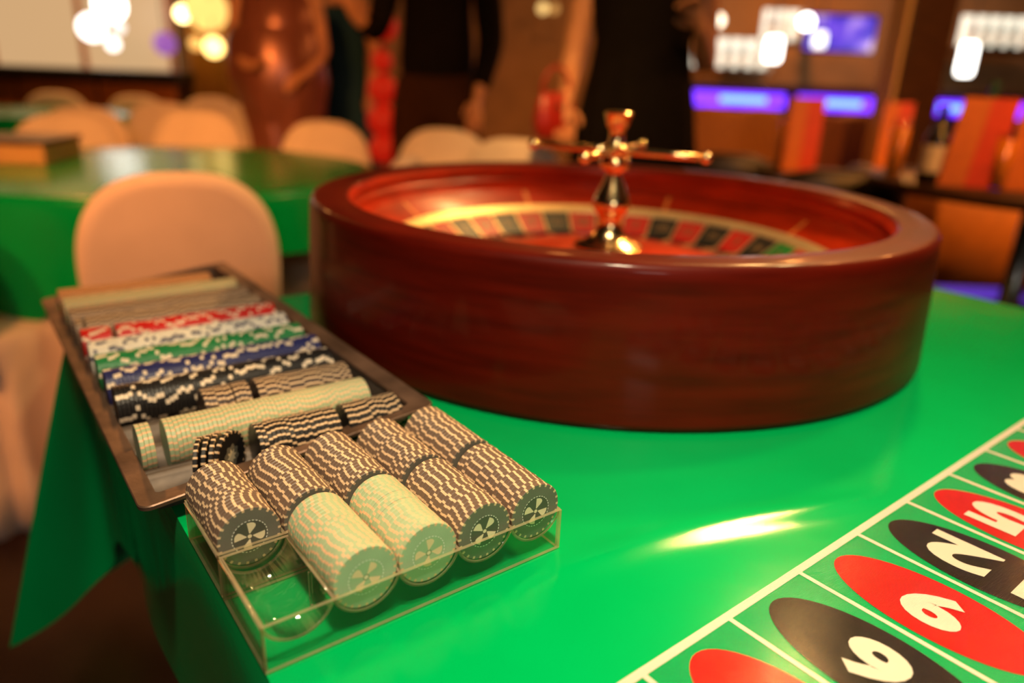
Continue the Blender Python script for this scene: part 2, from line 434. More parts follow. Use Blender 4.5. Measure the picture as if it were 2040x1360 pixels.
# left side, then its corner cone
vl = lin(V0, 0.505, 60)
tops = [(U0, v, 0) for v in vl]; hems = [(U0 + 0.002, v, -0.205) for v in vl]
ct = lin(0, 1, 24)
def bez(a, b, c, t): return tuple((1 - t) ** 2 * a[i] + 2 * t * (1 - t) * b[i] + t * t * c[i] for i in range(3))
corner_hem = [bez((U0 + 0.002, 0.505, -0.205), (-0.012, 0.585, -0.33), (-0.125, 0.722, -0.455), t) for t in ct[1:]]
tops += [(U0, min(V1, 0.505 + (V1 - 0.505) * t * 1.05), 0) for t in ct[1:]]; hems += corner_hem
drape('cloth_side', tops, hems, (-1, 0, 0), 0.004)
uf = lin(U0, U1, 60)
fh = []
for k, u in enumerate(uf):
    t = k / 59
    fh.append((u - 0.12 * math.exp(-t * 12), V1 + 0.05 * math.exp(-t * 12) + 0.004, -0.24 - 0.215 * math.exp(-t * 9)))
drape('cloth_side', [(u, V1, 0) for u in uf], fh, (0, 1, 0), 0.004)
drape('cloth_side', [(U1, v, 0) for v in lin(V1, V0, 50)], [(U1 + 0.004, v, -0.22) for v in lin(V1, V0, 50)], (1, 0, 0), 0.004)
drape('cloth_side', [(u, V0, 0) for u in lin(U1, U0, 50)], [(u, V0 - 0.004, -0.22) for u in lin(U1, U0, 50)], (0, -1, 0), 0.004)

# printed layout on the cloth (its own slightly turned frame): s along the border, w towards the players
LX, LY, LA, CELL = 0.0793, 0.3186, 0.68355, 0.07615
def to_cloth(s, w, z):
    x = LX + math.cos(LA) * s + math.sin(LA) * w; y = LY + math.sin(LA) * s - math.cos(LA) * w
    d = Vector((x - OX, y - OY, 0))
    return (d.dot(TU), d.dot(TV), z)
def print_quad(name, s0, s1, w0, w1, z, m, label=None):
    ns = max(1, int(abs(s1 - s0) / 0.02)); vs = []
    for k in range(ns + 1):
        s = s0 + (s1 - s0) * k / ns
        vs += [to_cloth(s, w0, z), to_cloth(s, w1, z)]
    o = obj(name, vs, [(2 * k, 2 * k + 1, 2 * k + 3, 2 * k + 2) for k in range(ns)], m, cloth)
    return o
NC = 12
print_quad('layout_ground', -0.16, NC * CELL, 0.0, 3 * 0.140, 0.0003, GREEN_PRINT)
print_quad('border_line', -0.16, NC * CELL, -0.0055, 0.0, 0.0006, INK_WHITE)
ROWW = 0.140
for k in range(-1, NC):
    print_quad('divider_line', k * CELL - 0.0018, k * CELL + 0.0018, 0.0, 3 * ROWW, 0.0006, INK_WHITE)
for r in (1, 2, 3):
    print_quad('row_line', -0.16, NC * CELL, r * ROWW - 0.0018, r * ROWW + 0.0018, 0.0007, INK_WHITE)
for r in range(3):
    for k in range(NC - 1):
        num = 3 * (k + 1) - r
        cs, cw = (k + 0.48) * CELL, 0.070 + r * ROWW
        if k > 8 and r > 0: continue
        a, b = 0.0645, 0.0312
        vs = [to_cloth(cs, cw, 0.0007)] + [to_cloth(cs + b * math.cos(2 * PI * j / 48), cw + a * math.sin(2 * PI * j / 48), 0.0007) for j in range(48)]
        fs = [(0, 1 + (j + 1) % 48, 1 + j) for j in range(48)]
        ov = obj('number_oval', vs, fs, INK_RED if (k + r) % 2 == 0 else INK_BLACK, cloth)
        tv, tf = text_mesh(str(num), 0.0375, 0.036 if num < 10 else 0.078, 0.045, 1.08)
        # reading direction runs towards the border, tops of the numerals towards the low numbers
        obj('numeral', [to_cloth(cs - y, cw - x, 0.0011) for x, y, z in tv], tf, INK_WHITE, ov)

# ------------------------------------------------------------------ clear chip racks
RP, RL, RH, RZC = 0.0405, 0.0734, 0.0296, 0.0343
RW = 5 * RP
def panel(name, lo, hi, parent, top=True):
    """sheet of acrylic with visible cut edges"""
    m = MB().box(lo, hi)
    d = [hi[k] - lo[k] for k in range(3)]; thin = d.index(min(d))
    for q, f in enumerate(m.f):
        n = (m.v[f[1]] - m.v[f[0]]).cross(m.v[f[2]] - m.v[f[0]])
        ax = max(range(3), key=lambda k: abs(n[k]))
        m.i[q] = 0 if ax == thin else 1
    return m.make(name, [ACRYL, ACRYL_EDGE], parent)
def rack(v0, label):
    e = empty('chip_rack', T(0, v0, 0.0012), YAW)
    tag(e, label, 'chip rack', 'clear chip racks')
    t = 0.0024
    panel('end_panel', (0, 0, 0), (RW, t, RH), e)
    panel('end_panel', (0, RL - t - 0.0006, 0), (RW, RL - 0.0006, RH), e)
    panel('side_panel', (0, t, 0), (t * 0.8, RL - t - 0.0006, RH), e)
    panel('side_panel', (RW - t * 0.8, t, 0), (RW, RL - t - 0.0006, RH), e)
    for k in range(5):
        m = MB(); n = 22; half = math.acos((RZC - RH) / 0.0203)
        ri, ro = 0.0198, 0.0218
        ring = []
        for y in (t, RL - t - 0.0006):
            for rr in (ri, ro):
                ring.append([((k + 0.5) * RP + rr * math.sin(-half + 2 * half * j / n), y, RZC - rr * math.cos(-half + 2 * half * j / n)) for j in range(n + 1)])
        vs = [p for r in ring for p in r]; q = n + 1
        fs = []; ii = []
        for j in range(n):
            fs += [(j, j + 1, 2 * q + j + 1, 2 * q + j), (q + j + 1, q + j, 3 * q + j, 3 * q + j + 1), (j + 1, j, q + j, q + j + 1), (2 * q + j, 2 * q + j + 1, 3 * q + j + 1, 3 * q + j)]
            ii += [0, 0, 1, 1]
        fs += [(0, 2 * q, 3 * q, q), (n, q + n, 3 * q + n, 2 * q + n)]; ii += [1, 1]
        obj('trough', vs, fs, [ACRYL, ACRYL_END], e, True, ii)
    # low ribs under the troughs that join them to the side walls
    for u in (RP, 2 * RP, 3 * RP, 4 * RP):
        panel('rib', (u - 0.0009, RL * 0.48, 0.002), (u + 0.0009, RL * 0.50, RH - 0.004), e)
    return e
rack(0.0, 'front clear acrylic chip rack with an empty left row, at the table edge')
rack(RL + 0.0006, 'rear clear acrylic chip rack full of brown chips, beside the metal tray')

# ------------------------------------------------------------------ chips
CT, CR = 0.0033, 0.0195
def chip_mesh(name, mats, spots, spot_on_face=True, R=CR, t=CT):
    """spots: list of (centre angle, half width) in degrees; mats = body, spot, face"""
    cuts = []
    for c, h in spots: cuts += [(c - h, 1), (c + h, 0)]
    cuts.sort()
    ang = []
    for k, (a, s) in enumerate(cuts):
        b = cuts[(k + 1) % len(cuts)][0] + (360 if k == len(cuts) - 1 else 0)
        n = max(1, int(math.ceil((b - a) / 12.0)))
        for q in range(n): ang.append((a + (b - a) * q / n, s))
    ch = 0.00045
    prof = [(R - 0.0021, 0.0), (R - ch, 0.0), (R, ch), (R, t - ch), (R - ch, t), (R - 0.0021, t)]
    n = len(ang); q = len(prof); vs = []; fs = []; ii = []
    for a, s in ang:
        for r, z in prof: vs.append((r * math.cos(R_(a)), r * math.sin(R_(a)), z))
    for k in range(n):
        k2 = (k + 1) % n; s = ang[k][1]
        for j in range(q - 1):
            fs.append((k * q + j, k2 * q + j, k2 * q + j + 1, k * q + j + 1))
            face = j in (0, q - 2)
            ii.append((1 if spot_on_face else 2) if (s and face) else (2 if face else (1 if s else 0)))
    fs.append(tuple(k * q for k in range(n))[::-1]); fs.append(tuple(k * q + q - 1 for k in range(n))); ii += [2, 2]
    return mesh_data(name, vs, fs, mats, False, ii)
STR22 = [(360 / 22 * k, 2.5) for k in range(22)]
STR24 = [(360 / 24 * k, 2.5) for k in range(24)]
DICE = [(a + d, 5.2) for a in (0, 60, 120, 180, 240, 300) for d in (-7.5, 9.5)]
DICE6 = [(60 * k, 6.5) for k in range(6)]
ME = {
    'brown': chip_mesh('brown_chip', [CH_BROWN, CH_TAN, CH_GREYFACE], STR22),
    'mint': chip_mesh('mint_chip', [CH_MINT, CH_PEACH, CH_MINTFACE], STR24),
    'black_striped': chip_mesh('striped_black_chip', [CH_BLACK, CH_TAN, CH_BLACK], STR22),
    'rust': chip_mesh('rust_chip', [CH_RUST, CH_TAN, CH_RUST], STR22),
    'black': chip_mesh('black_chip', [CH_BLACK, CH_SPOT, CH_BLACK], DICE6),
    'blue': chip_mesh('blue_chip', [CH_BLUE, CH_SPOT, CH_BLUE], DICE6),
    'green': chip_mesh('green_chip', [CH_GREEN, CH_SPOT, CH_GREEN], DICE6),
    'white': chip_mesh('white_chip', [CH_OFFWHITE, CH_NAVY, CH_OFFWHITE], DICE6),
    'red': chip_mesh('red_chip', [CH_RED, CH_SPOT, CH_RED], DICE6),
    'amber': chip_mesh('amber_chip', [CH_AMBER, CH_PEACH, CH_AMBER], STR24),
}
NAMES = {'brown': 'brown_chip', 'mint': 'mint_chip', 'black_striped': 'striped_black_chip', 'rust': 'rust_chip', 'black': 'black_chip', 'blue': 'blue_chip',
         'green': 'green_chip', 'white': 'white_chip', 'red': 'red_chip', 'amber': 'amber_chip'}
def axes(x, y, z, loc):
    return Matrix(((x.x, y.x, z.x, loc.x), (x.y, y.y, z.y, loc.y), (x.z, y.z, z.z, loc.z), (0, 0, 0, 1)))
ZUP = Vector((0, 0, 1))
def put_chip(kind, M, label, group):
    o = bpy.data.objects.new(NAMES[kind], ME[kind]); COL.objects.link(o)
    o.matrix_world = M
    return tag(o, label, 'chip', group)
# inlay of a chip face: dashed ring, propeller of four blades, small hub ring (drawn in the chip's xy plane)
def blade(a):
    """one teardrop propeller blade: straight leading edge, rounded trailing edge"""
    pts = [(0.0016 + 0.0078 * k / 10, 0.0) for k in range(11)]
    for k in range(1, 21):
        x = 0.0094 - 0.0078 * k / 20
        if x > 0.0064: y = -0.0049 * math.sqrt(max(0.0, 1 - ((x - 0.0064) / 0.0030) ** 2))
        else: y = -0.0006 - 0.0043 * math.sin(PI / 2 * (x - 0.0016) / 0.0048) ** 1.5
        pts.append((x, y))
    ca, sa = math.cos(a), math.sin(a)
    return [(x * ca - y * sa, x * sa + y * ca) for x, y in pts]
def face_print(chip, kind, turn):
    base, dash = (CH_INLAY, CH_WHITE) if kind == 'brown' else (CH_MINTINLAY, CH_WHITE)
    z = CT
    n = 48
    inl = obj('inlay', [(0, 0, z + 0.00006)] + [(0.0104 * math.cos(2 * PI * k / n), 0.0104 * math.sin(2 * PI * k / n), z + 0.00006) for k in range(n)],
              [(0, 1 + k, 1 + (k + 1) % n) for k in range(n)], base, chip)
    m = MB()
    for k in range(30):
        a0 = 2 * PI * k / 30; a1 = a0 + 2 * PI / 30 * 0.55
        m.add([(r * math.cos(a), r * math.sin(a), z + 0.0001) for r, a in ((0.0105, a0), (0.0110, a0), (0.0110, a1), (0.0105, a1))], [(0, 1, 2, 3)])
    d = m.make('dashed_ring', dash, chip)
    d['kind'] = 'stuff'
    for q in range(4):
        pts = blade(turn + PI / 2 * q)
        c = Vector((sum(p[0] for p in pts) / len(pts), sum(p[1] for p in pts) / len(pts)))
        vs = [(x, y, z + 0.00012) for x, y in reversed(pts)]
        obj('propeller_blade', vs, [tuple(range(len(vs)))], CH_CREAM if kind == 'brown' else CH_PEACHPRINT, inl)
    ring = [(r * math.cos(2 * PI * k / 24), r * math.sin(2 * PI * k / 24), z + 0.00014) for r in (0.0013, 0.0020) for k in range(24)]
    obj('hub_ring', ring, [(k, 24 + k, 24 + (k + 1) % 24, (k + 1) % 24) for k in range(24)], base if kind == 'brown' else CH_MINT_DARK, inl)
    hub = [(0.0013 * math.cos(2 * PI * k / 24), 0.0013 * math.sin(2 * PI * k / 24), z + 0.00013) for k in range(24)]
    obj('hub_dot', hub, [tuple(range(24))], CH_CREAM, inl)

ROWN = ['leftmost', 'second', 'middle', 'fourth', 'rightmost']
def tumble():
    """spotted chips: short aligned runs, otherwise any turn"""
    a = random.uniform(0, 360)
    while True:
        yield R_(a)
        a = a + random.gauss(0, 5) if random.random() < 0.25 else random.uniform(0, 360)
def walk(step):
    """edge stripes of a stack wander: neighbours turn a little against each other, now and then a lot"""
    a = random.uniform(0, 360)
    while True:
        yield R_(a)
        a += random.gauss(0, step) if random.random() < 0.78 else random.uniform(-9, 9)
def rack_row(which, row, kind, v_front, turn=None):
    w = walk(3.0 if kind == 'brown' else 3.6)
    gap = 0.0
    for k in range(20):
        v = v_front + k * (CT + 0.00008) + (0.0004 if k > 4 and random.random() < 0.06 else 0)
        # a chip rests on the bottom of the trough
        c = T((row + 0.5) * RP + random.gauss(0, 0.00010), v, RZC + 0.0012 - 0.00045 + random.gauss(0, 0.00006))
        th = next(w)
        M = axes(TU, ZUP, -TV, c) @ Matrix.Translation((0, 0, -CT)) @ Matrix.Rotation(th, 4, 'Z')
        word = 'brown chip with tan edge stripes' if kind == 'brown' else 'mint green chip with peach edge stripes'
        if k == 0:
            M = axes(TU, ZUP, -TV, c) @ Matrix.Translation((0, 0, -CT))
            word = ('grey-brown' if kind == 'brown' else 'mint green') + ' chip with cream propeller emblem'
            lab = f"{word}, first in the {which} rack's {ROWN[row]} row"
        else:
            lab = f"{word}, {ordinal(k + 1)} in the {which} rack's {ROWN[row]} row"
        o = put_chip(kind, M, lab, f'{kind} chips in the {which} clear rack')
        if k == 0 and turn is not None: face_print(o, kind, turn)
V_F = 0.0024 + 0.0010
for row, kind, turn in ((1, 'mint', R_(72)), (2, 'mint', R_(101)), (3, 'brown', R_(69)), (4, 'brown', R_(88))):
    rack_row('front', row, kind, V_F, turn)
for row in range(5):
    rack_row('rear', row, 'brown', RL + 0.0006 + V_F, R_(97) if row == 0 else R_(70))

# ------------------------------------------------------------------ metal chip tray
SC = 0.965
CAMP = Vector((0, 0, CAM_H))
TP = CAMP + (Vector((-0.2548, 0.4448, 0.0072)) - CAMP) * SC
ty, tr_, tp_ = 0.6479, 0.1030, -0.0137
AU = Vector((math.cos(ty) * math.cos(tr_), math.sin(ty) * math.cos(tr_), math.sin(tr_)))
_v0 = Vector((-math.sin(ty), math.cos(ty), 0)); _n = AU.cross(_v0)
AV = _v0 * math.cos(tp_) + _n * math.sin(tp_); AN = AU.cross(AV)
TW, TL = 0.2407 * SC, 0.6193 * SC
TPITCH, TV0, THC = 0.0465 * SC, 0.0299 * SC, -0.0029 * SC
dl, dt = -0.0324, -0.0913
RU = (AU * math.cos(dl) + AV * math.sin(dl) + AN * dt).normalized()       # direction of the chip rows
RV = (AV - RU * AV.dot(RU)).normalized(); RN = RU.cross(RV)
def TF(a, b, h=0.0): return TP + AU * a + AV * b + AN * h                  # rim frame
def TRW(a, k, dv=0.0, dh=0.0):                                              # row frame: a from the left rim, row k counted from the viewer
    return TP + AU * (TW / 2) + RU * (a - TW / 2) + AV * (TV0 + (k - 1) * TPITCH) + AN * THC + RV * dv + RN * dh
tray = empty('chip_tray', TP)
tag(tray, 'long bronze metal float tray with twelve rows of chips, overhanging the table edge', 'chip tray')
def tray_obj(name, vs, fs, m, smooth=False):
    return obj(name, [Vector(v) - TP for v in vs], fs, m, tray, smooth)
il, ir, jf, jb = 0.0135, 0.0170, 0.0150, 0.0120
def rim():
    def loop(x0, x1, y0, y1, r, h, n=6):
        pts = []
        for cx, cy, a in ((x1 - r, y1 - r, 0), (x0 + r, y1 - r, 90), (x0 + r, y0 + r, 180), (x1 - r, y0 + r, 270)):
            for k in range(n + 1):
                t = R_(a + 90 * k / n); pts.append(TF(cx + r * math.cos(t), cy + r * math.sin(t), h))
        return pts
    a = loop(0, TW, 0, TL, 0.009, -0.0030); a2 = loop(0, TW, 0, TL, 0.009, -0.0004); b = loop(0.0008, TW - 0.0008, 0.0008, TL - 0.0008, 0.0085, 0.0004)
    c = loop(il, TW - ir, jf, TL - jb, 0.004, 0.0002); d = loop(il + 0.0008, TW - ir - 0.0008, jf + 0.0008, TL - jb - 0.0008, 0.004, -0.0020)
    e = loop(il - 0.001, TW - ir + 0.001, jf - 0.001, TL - jb + 0.001, 0.004, -0.0024)
    n = len(a); rings = [e, a, a2, b, c, d, e]
    vs = [p for r in rings for p in r]
    fs = [(k * n + j, k * n + (j + 1) % n, (k + 1) * n + (j + 1) % n, (k + 1) * n + j) for k in range(len(rings) - 1) for j in range(n)]
    return autosmooth(tray_obj('rim', vs, fs, TRAY))
rim()
# well: four walls from the rim down to the trough floor
def wall_strip(a, b, name='well_wall', depth=0.003):
    n = 8; vs = []
    for k in range(n + 1):
        p = a.lerp(b, k / n); q = Vector((p.x, p.y, depth)) + (Vector((0, 0, 0)))
        c = TF(TW / 2, TL / 2); q += (Vector((c.x, c.y, 0)) - Vector((p.x, p.y, 0))).normalized() * 0.004
        vs += [p, q]
    # thickness outwards
    return tray_obj(name, vs, [(2 * k, 2 * k + 1, 2 * k + 3, 2 * k + 2) for k in range(n)], TRAY_IN)
c00, c10, c11, c01 = TF(il, jf, -0.002), TF(TW - ir, jf, -0.002), TF(TW - ir, TL - jb, -0.002), TF(il, TL - jb, -0.002)
for a, b in ((c00, c10), (c10, c11), (c11, c01), (c01, c00)): wall_strip(a, b)
A0, A1 = 0.0125 * SC + 0.003, TW - 0.0234 * SC + 0.002                     # chip rows run from A0 to A1
for k in range(1, 13):
    n = 12; half = R_(62); r = 0.0207; rows = []
    prof = [(-TPITCH / 2, -r * math.cos(half) - 0.0006), (-TPITCH / 2 + 0.0012, -r * math.cos(half) + 0.0002)]
    prof += [(r * math.sin(-half + 2 * half * j / n), -r * math.cos(-half + 2 * half * j / n)) for j in range(n + 1)]
    prof += [(TPITCH / 2 - 0.0012, -r * math.cos(half) + 0.0002), (TPITCH / 2, -r * math.cos(half) - 0.0006)]
    for a in (il + 0.001, TW - ir - 0.001):
        rows.append([TRW(a, k, p, h) for p, h in prof])
    q = len(prof)
    tray_obj('trough', rows[0] + rows[1], [(j, j + 1, q + j + 1, q + j) for j in range(q - 1)], TRAY_IN, True)

def tray_chip(kind, k, a, th, label, lean=0.0, leanz=0.0):
    c = TRW(a, k, 0.0, 0.0)
    x = RV; y = RN; z = RU
    M = axes(-RV, RN, RU, c)
    # local z of the chip runs along the row
    if lean or leanz: M = M @ Matrix.Translation((0, -CR, 0)) @ Matrix.Rotation(lean, 4, 'X') @ Matrix.Translation((0, CR, 0)) @ Matrix.Rotation(leanz, 4, 'Y')
    M = M @ Matrix.Rotation(th, 4, 'Z')
    return put_chip(kind, M, label, GROUPS[k])
DESC = {1: ('black_striped', 'black chip with tan edge stripes'), 2: ('mint', 'mint chip with peach edge stripes'), 3: ('rust', 'dark rust chip with tan stripes'),
        4: ('black', 'black chip with cream edge spots'), 5: ('blue', 'navy blue chip with cream spots'), 6: ('green', 'green chip with cream edge spots'),
        7: ('white', 'white chip with navy edge spots'), 8: ('red', 'red chip with cream edge spots'), 9: ('brown', 'brown chip with tan edge stripes'),
        10: ('brown', 'brown chip with tan edge stripes'), 11: ('mint', 'mint chip with peach edge stripes'), 12: ('amber', 'amber chip at the far end')}
ROWWORD = {1: 'nearest row', 2: 'second row', 3: 'third row', 4: 'fourth row', 5: 'fifth row', 6: 'sixth row', 7: 'seventh row', 8: 'eighth row', 9: 'ninth row',
           10: 'tenth row', 11: 'eleventh row', 12: 'last row'}
GROUPS = {k: f"{DESC[k][1].split(' with')[0]}s in the metal tray's {ROWWORD[k]}" for k in DESC}
FULL = [(0.0, 1.0)]
SPANS = {1: [(0.375, 0.70), (0.735, 0.985)], 2: [(0.0, 0.052), (0.098, 0.945)], 3: [(0.30, 0.42), (0.425, 0.50), (0.525, 0.965)], 4: [(0.0, 0.46), (0.465, 0.965)], 5: FULL,
         6: FULL, 7: FULL, 8: [(0.0, 0.145), (0.165, 1.0)], 9: [(0.0, 0.035), (0.05, 1.0)], 10: FULL, 11: FULL, 12: [(0.0, 0.90)]}
for k in range(1, 13):
    kind, words = DESC[k]
    n = 0
    if k == 1: n = 4
    for s0, s1 in SPANS[k]:
        w = walk(3.2) if kind in ('brown', 'mint', 'rust', 'black_striped', 'amber') else tumble()
        a = A0 + (A1 - A0) * s0; end = A0 + (A1 - A0) * s1
        while a + CT <= end + 0.0005:
            n += 1
            tray_chip(kind, k, a, next(w), f"{words}, {ordinal(n)} from the left in the metal tray's {ROWWORD[k]}")
            a += CT + 0.00006
# the first four chips of the nearest row stand loose and lean; the last of them shows its face
for q, (f, ln, lz) in enumerate(((0.165, 0.10, -0.42), (0.197, 0.13, -0.46), (0.225, 0.16, -0.48), (0.270, 0.30, -0.80))):
    lab = ('black chip leaning in the nearest tray row, its grey emblem face showing' if q == 3 else
           f"loose black striped chip, {ordinal(q + 1)} from the left in the metal tray's nearest row")
    o = tray_chip('black_striped', 1, A0 + (A1 - A0) * f, random.uniform(0, 6), lab, 0.0, -lz)
    if q == 3:
        n = 40; vs = []
        ring = [((0.0090 + 0.0007 * (k % 5 == 0) - 0.0012 * (k % 5 in (2, 3))) * math.cos(2 * PI * k / n), (0.0090 + 0.0007 * (k % 5 == 0) - 0.0012 * (k % 5 in (2, 3))) * math.sin(2 * PI * k / n), CT + 0.0001) for k in range(n)]
        obj('emblem', ring, [tuple(range(n))], CH_GREYFACE, o)
        obj('emblem_star', [(0.0062 * (1.0 if j % 2 else 0.55) * math.cos(PI * j / 8), 0.0062 * (1.0 if j % 2 else 0.55) * math.sin(PI * j / 8), CT + 0.0002) for j in range(16)], [tuple(range(16))], CH_CREAM, o)

# ------------------------------------------------------------------ roulette wheel
WC = Vector((0.1269, 1.0139, 0.0008))
wheel = empty('roulette_wheel', WC)
tag(wheel, 'large mahogany roulette wheel with a brass turret, on the green table', 'roulette wheel')
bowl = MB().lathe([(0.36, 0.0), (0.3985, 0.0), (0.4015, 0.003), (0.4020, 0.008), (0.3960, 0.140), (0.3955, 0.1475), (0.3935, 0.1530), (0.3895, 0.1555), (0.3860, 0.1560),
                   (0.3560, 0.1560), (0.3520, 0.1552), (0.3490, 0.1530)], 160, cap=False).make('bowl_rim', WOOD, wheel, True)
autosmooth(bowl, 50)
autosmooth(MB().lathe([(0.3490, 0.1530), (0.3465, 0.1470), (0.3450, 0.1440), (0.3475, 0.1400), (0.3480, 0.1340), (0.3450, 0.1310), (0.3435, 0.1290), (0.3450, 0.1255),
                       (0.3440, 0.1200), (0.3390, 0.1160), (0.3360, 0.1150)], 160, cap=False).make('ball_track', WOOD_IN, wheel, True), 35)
autosmooth(MB().lathe([(0.3360, 0.1150), (0.3345, 0.1125), (0.2960, 0.0840)], 160, cap=False).make('stator', WOOD_IN, wheel, True), 35)
autosmooth(MB().lathe([(0.36, 0.0), (0.36, 0.02), (0.2, 0.02), (0.2, 0.0)], 64, cap=False).make('base', DARKWOOD, wheel, True), 35)
sl = math.atan2(0.1125 - 0.0840, 0.3345 - 0.2960)
def on_stator(ang, f):  # point on the sloping stator, f 0 at the rotor, 1 at the track
    r = 0.2960 + (0.3345 - 0.2960) * f
    return Vector((r * math.cos(R_(ang)), r * math.sin(R_(ang)), 0.0840 + (0.1125 - 0.0840) * f))
def stator_frame(ang, f):
    rad = Vector((math.cos(R_(ang)), math.sin(R_(ang)), 0)); tan = Vector((-rad.y, rad.x, 0))
    upd = (rad * math.cos(sl) + Vector((0, 0, math.sin(sl)))).normalized()
    return axes(tan, upd, tan.cross(upd), on_stator(ang, f))
for k in range(8):
    ang = -2 + 45 * k
    m = MB(); L_, B_, H_ = (0.017, 0.0062, 0.0055) if k % 2 == 0 else (0.0065, 0.0150, 0.0055)
    m.add([(-L_, 0, 0), (0, -B_, 0), (L_, 0, 0), (0, B_, 0), (-L_ * 0.45, 0, H_), (0, -B_ * 0.4, H_), (L_ * 0.45, 0, H_), (0, B_ * 0.4, H_)],
          [(0, 1, 5, 4), (1, 2, 6, 5), (2, 3, 7, 6), (3, 0, 4, 7), (4, 5, 6, 7)])
    m.xf(stator_frame(ang, 0.55)).make('deflector', BRASS_SOFT, wheel)
    a2 = 20.5 + 45 * k; w = 0.0032
    m = MB(); r0 = stator_frame(a2, 0.03); h = 0.0478
    m.box((-w, 0, -0.0002), (w, h * 0.95, 0.0005)).xf(r0).make('inlay_strip', INLAY, wheel)
# rotor: gold ring, 37 number plates, 37 pockets, cone
autosmooth(MB().lathe([(0.3045, 0.0880), (0.3035, 0.0915), (0.3010, 0.0925), (0.2885, 0.0845), (0.2866, 0.0822), (0.2862, 0.0800)], 160, cap=False).make('gold_ring', BRASS_SOFT, wheel, True), 40)
ORDER = [0, 32, 15, 19, 4, 21, 2, 25, 17, 34, 6, 27, 13, 36, 11, 30, 8, 23, 10, 5, 24, 16, 33, 1, 20, 14, 31, 9, 22, 18, 29, 7, 28, 12, 35, 3, 26]
REDS = {1, 3, 5, 7, 9, 12, 14, 16, 18, 19, 21, 23, 25, 27, 30, 32, 34, 36}
ST = 360 / 37
def ring_piece(r0, z0, r1, z1, a0, a1, thick, n=4):
    vs = []; fs = []
    for k in range(n + 1):
        a = R_(a0 + (a1 - a0) * k / n)
        for r, z in ((r0, z0), (r1, z1), (r1, z1 - thick), (r0, z0 - thick)): vs.append((r * math.cos(a), r * math.sin(a), z))
    for k in range(n):
        for j in range(4): fs.append((k * 4 + j, k * 4 + (j + 1) % 4, (k + 1) * 4 + (j + 1) % 4, (k + 1) * 4 + j))
    fs += [(3, 2, 1, 0), (n * 4, n * 4 + 1, n * 4 + 2, n * 4 + 3)]
    return vs, fs
psl = math.atan2(0.0815 - 0.0560, 0.2862 - 0.2500)
for k, num in enumerate(ORDER):
    a = 15.0 - ST * k
    mt = P_GREEN if num == 0 else (P_RED if num in REDS else P_BLACK)
    v, f = ring_piece(0.2862, 0.0815, 0.2500, 0.0560, a - ST / 2 + 0.45, a + ST / 2 - 0.45, 0.003)
    pl = obj('number_plate', v, f, mt, wheel)
    rad = Vector((math.cos(R_(a)), math.sin(R_(a)), 0)); tan = Vector((rad.y, -rad.x, 0))
    upd = (rad * math.cos(psl) + Vector((0, 0, math.sin(psl))))
    fr = axes(tan, upd, tan.cross(upd), rad * 0.2682 + Vector((0, 0, 0.0688)))
    tv, tf = text_mesh(str(num), 0.017, None, 0.012)
    obj('numeral', [fr @ Vector((x, y, 0.0006)) for x, y, z in tv], tf, GOLD_INK, pl)
    v, f = ring_piece(0.2500, 0.0560, 0.2480, 0.0440, a - ST / 2, a + ST / 2, 0.001); 
    v2, f2 = ring_piece(0.2480, 0.0450, 0.2080, 0.0430, a - ST / 2 + 0.3, a + ST / 2 - 0.3, 0.002)
    obj('pocket', v2, f2, mt, wheel)
    b = R_(a + ST / 2)
    m = MB().box((0.2070, -0.0008, 0.0430), (0.2500, 0.0008, 0.0570)).box((0.2500, -0.0010, 0.0550), (0.2862, 0.0010, 0.0575))
    m.v = [Vector((x, y, z + (0.0255 * (x - 0.25) / 0.0362 if x > 0.2505 else 0))) for x, y, z in m.v]
    m.xf(Matrix.Rotation(b, 4, 'Z')).make('pocket_fret', BRASS_SOFT, wheel)
autosmooth(MB().lathe([(0.2085, 0.0430), (0.2080, 0.0560), (0.2030, 0.0580), (0.1500, 0.0700), (0.0900, 0.0800), (0.0500, 0.0840), (0.0, 0.0850)], 120, cap=False).make('rotor_cone', WOOD_IN, wheel, True), 40)
autosmooth(MB().lathe([(0.0, 0.03), (0.29, 0.03), (0.2955, 0.05), (0.2955, 0.0815)], 100, cap=False).make('rotor_pan', POCKET, wheel, True), 40)
# turret
tur = MB().lathe([(0.0470, 0.0825), (0.0475, 0.0870), (0.0440, 0.0905), (0.0330, 0.0935), (0.0250, 0.1000), (0.0190, 0.1085), (0.0165, 0.1180), (0.0160, 0.1260), (0.0215, 0.1330),
                  (0.0262, 0.1400), (0.0265, 0.1450), (0.0235, 0.1540), (0.0170, 0.1670), (0.0115, 0.1790), (0.0098, 0.1840), (0.0120, 0.1875), (0.0175, 0.1900), (0.0200, 0.1935),
                  (0.0200, 0.2010), (0.0175, 0.2050), (0.0150, 0.2065), (0.0165, 0.2090), (0.0165, 0.2190), (0.0125, 0.2220), (0.0105, 0.2260), (0.0100, 0.2400), (0.0130, 0.2440),
                  (0.0150, 0.2470), (0.0158, 0.2520), (0.0180, 0.2580), (0.0185, 0.2615), (0.0165, 0.2635), (0.0, 0.2640)], 48, cap=False)
turret = autosmooth(tur.make('turret', BRASS, wheel, True), 45)
for k in range(4):
    a = R_(-24.7 + 90 * k)
    d = Vector((math.cos(a), math.sin(a), 0))
    pts = [d * 0.010 + Vector((0, 0, 0.2140)), d * 0.03 + Vector((0, 0, 0.2140)), d * 0.07 + Vector((0, 0, 0.2138)), d * 0.116 + Vector((0, 0, 0.2135))]
    arm = MB().tube(pts, [0.0062, 0.0050, 0.0046, 0.0042], 14).make('handle_arm', BRASS, turret, True)
    MB().sphere(tuple(d * 0.1195 + Vector((0, 0, 0.2135))), 0.0074, 16, 10).make('ball_end', BRASS, arm, True)

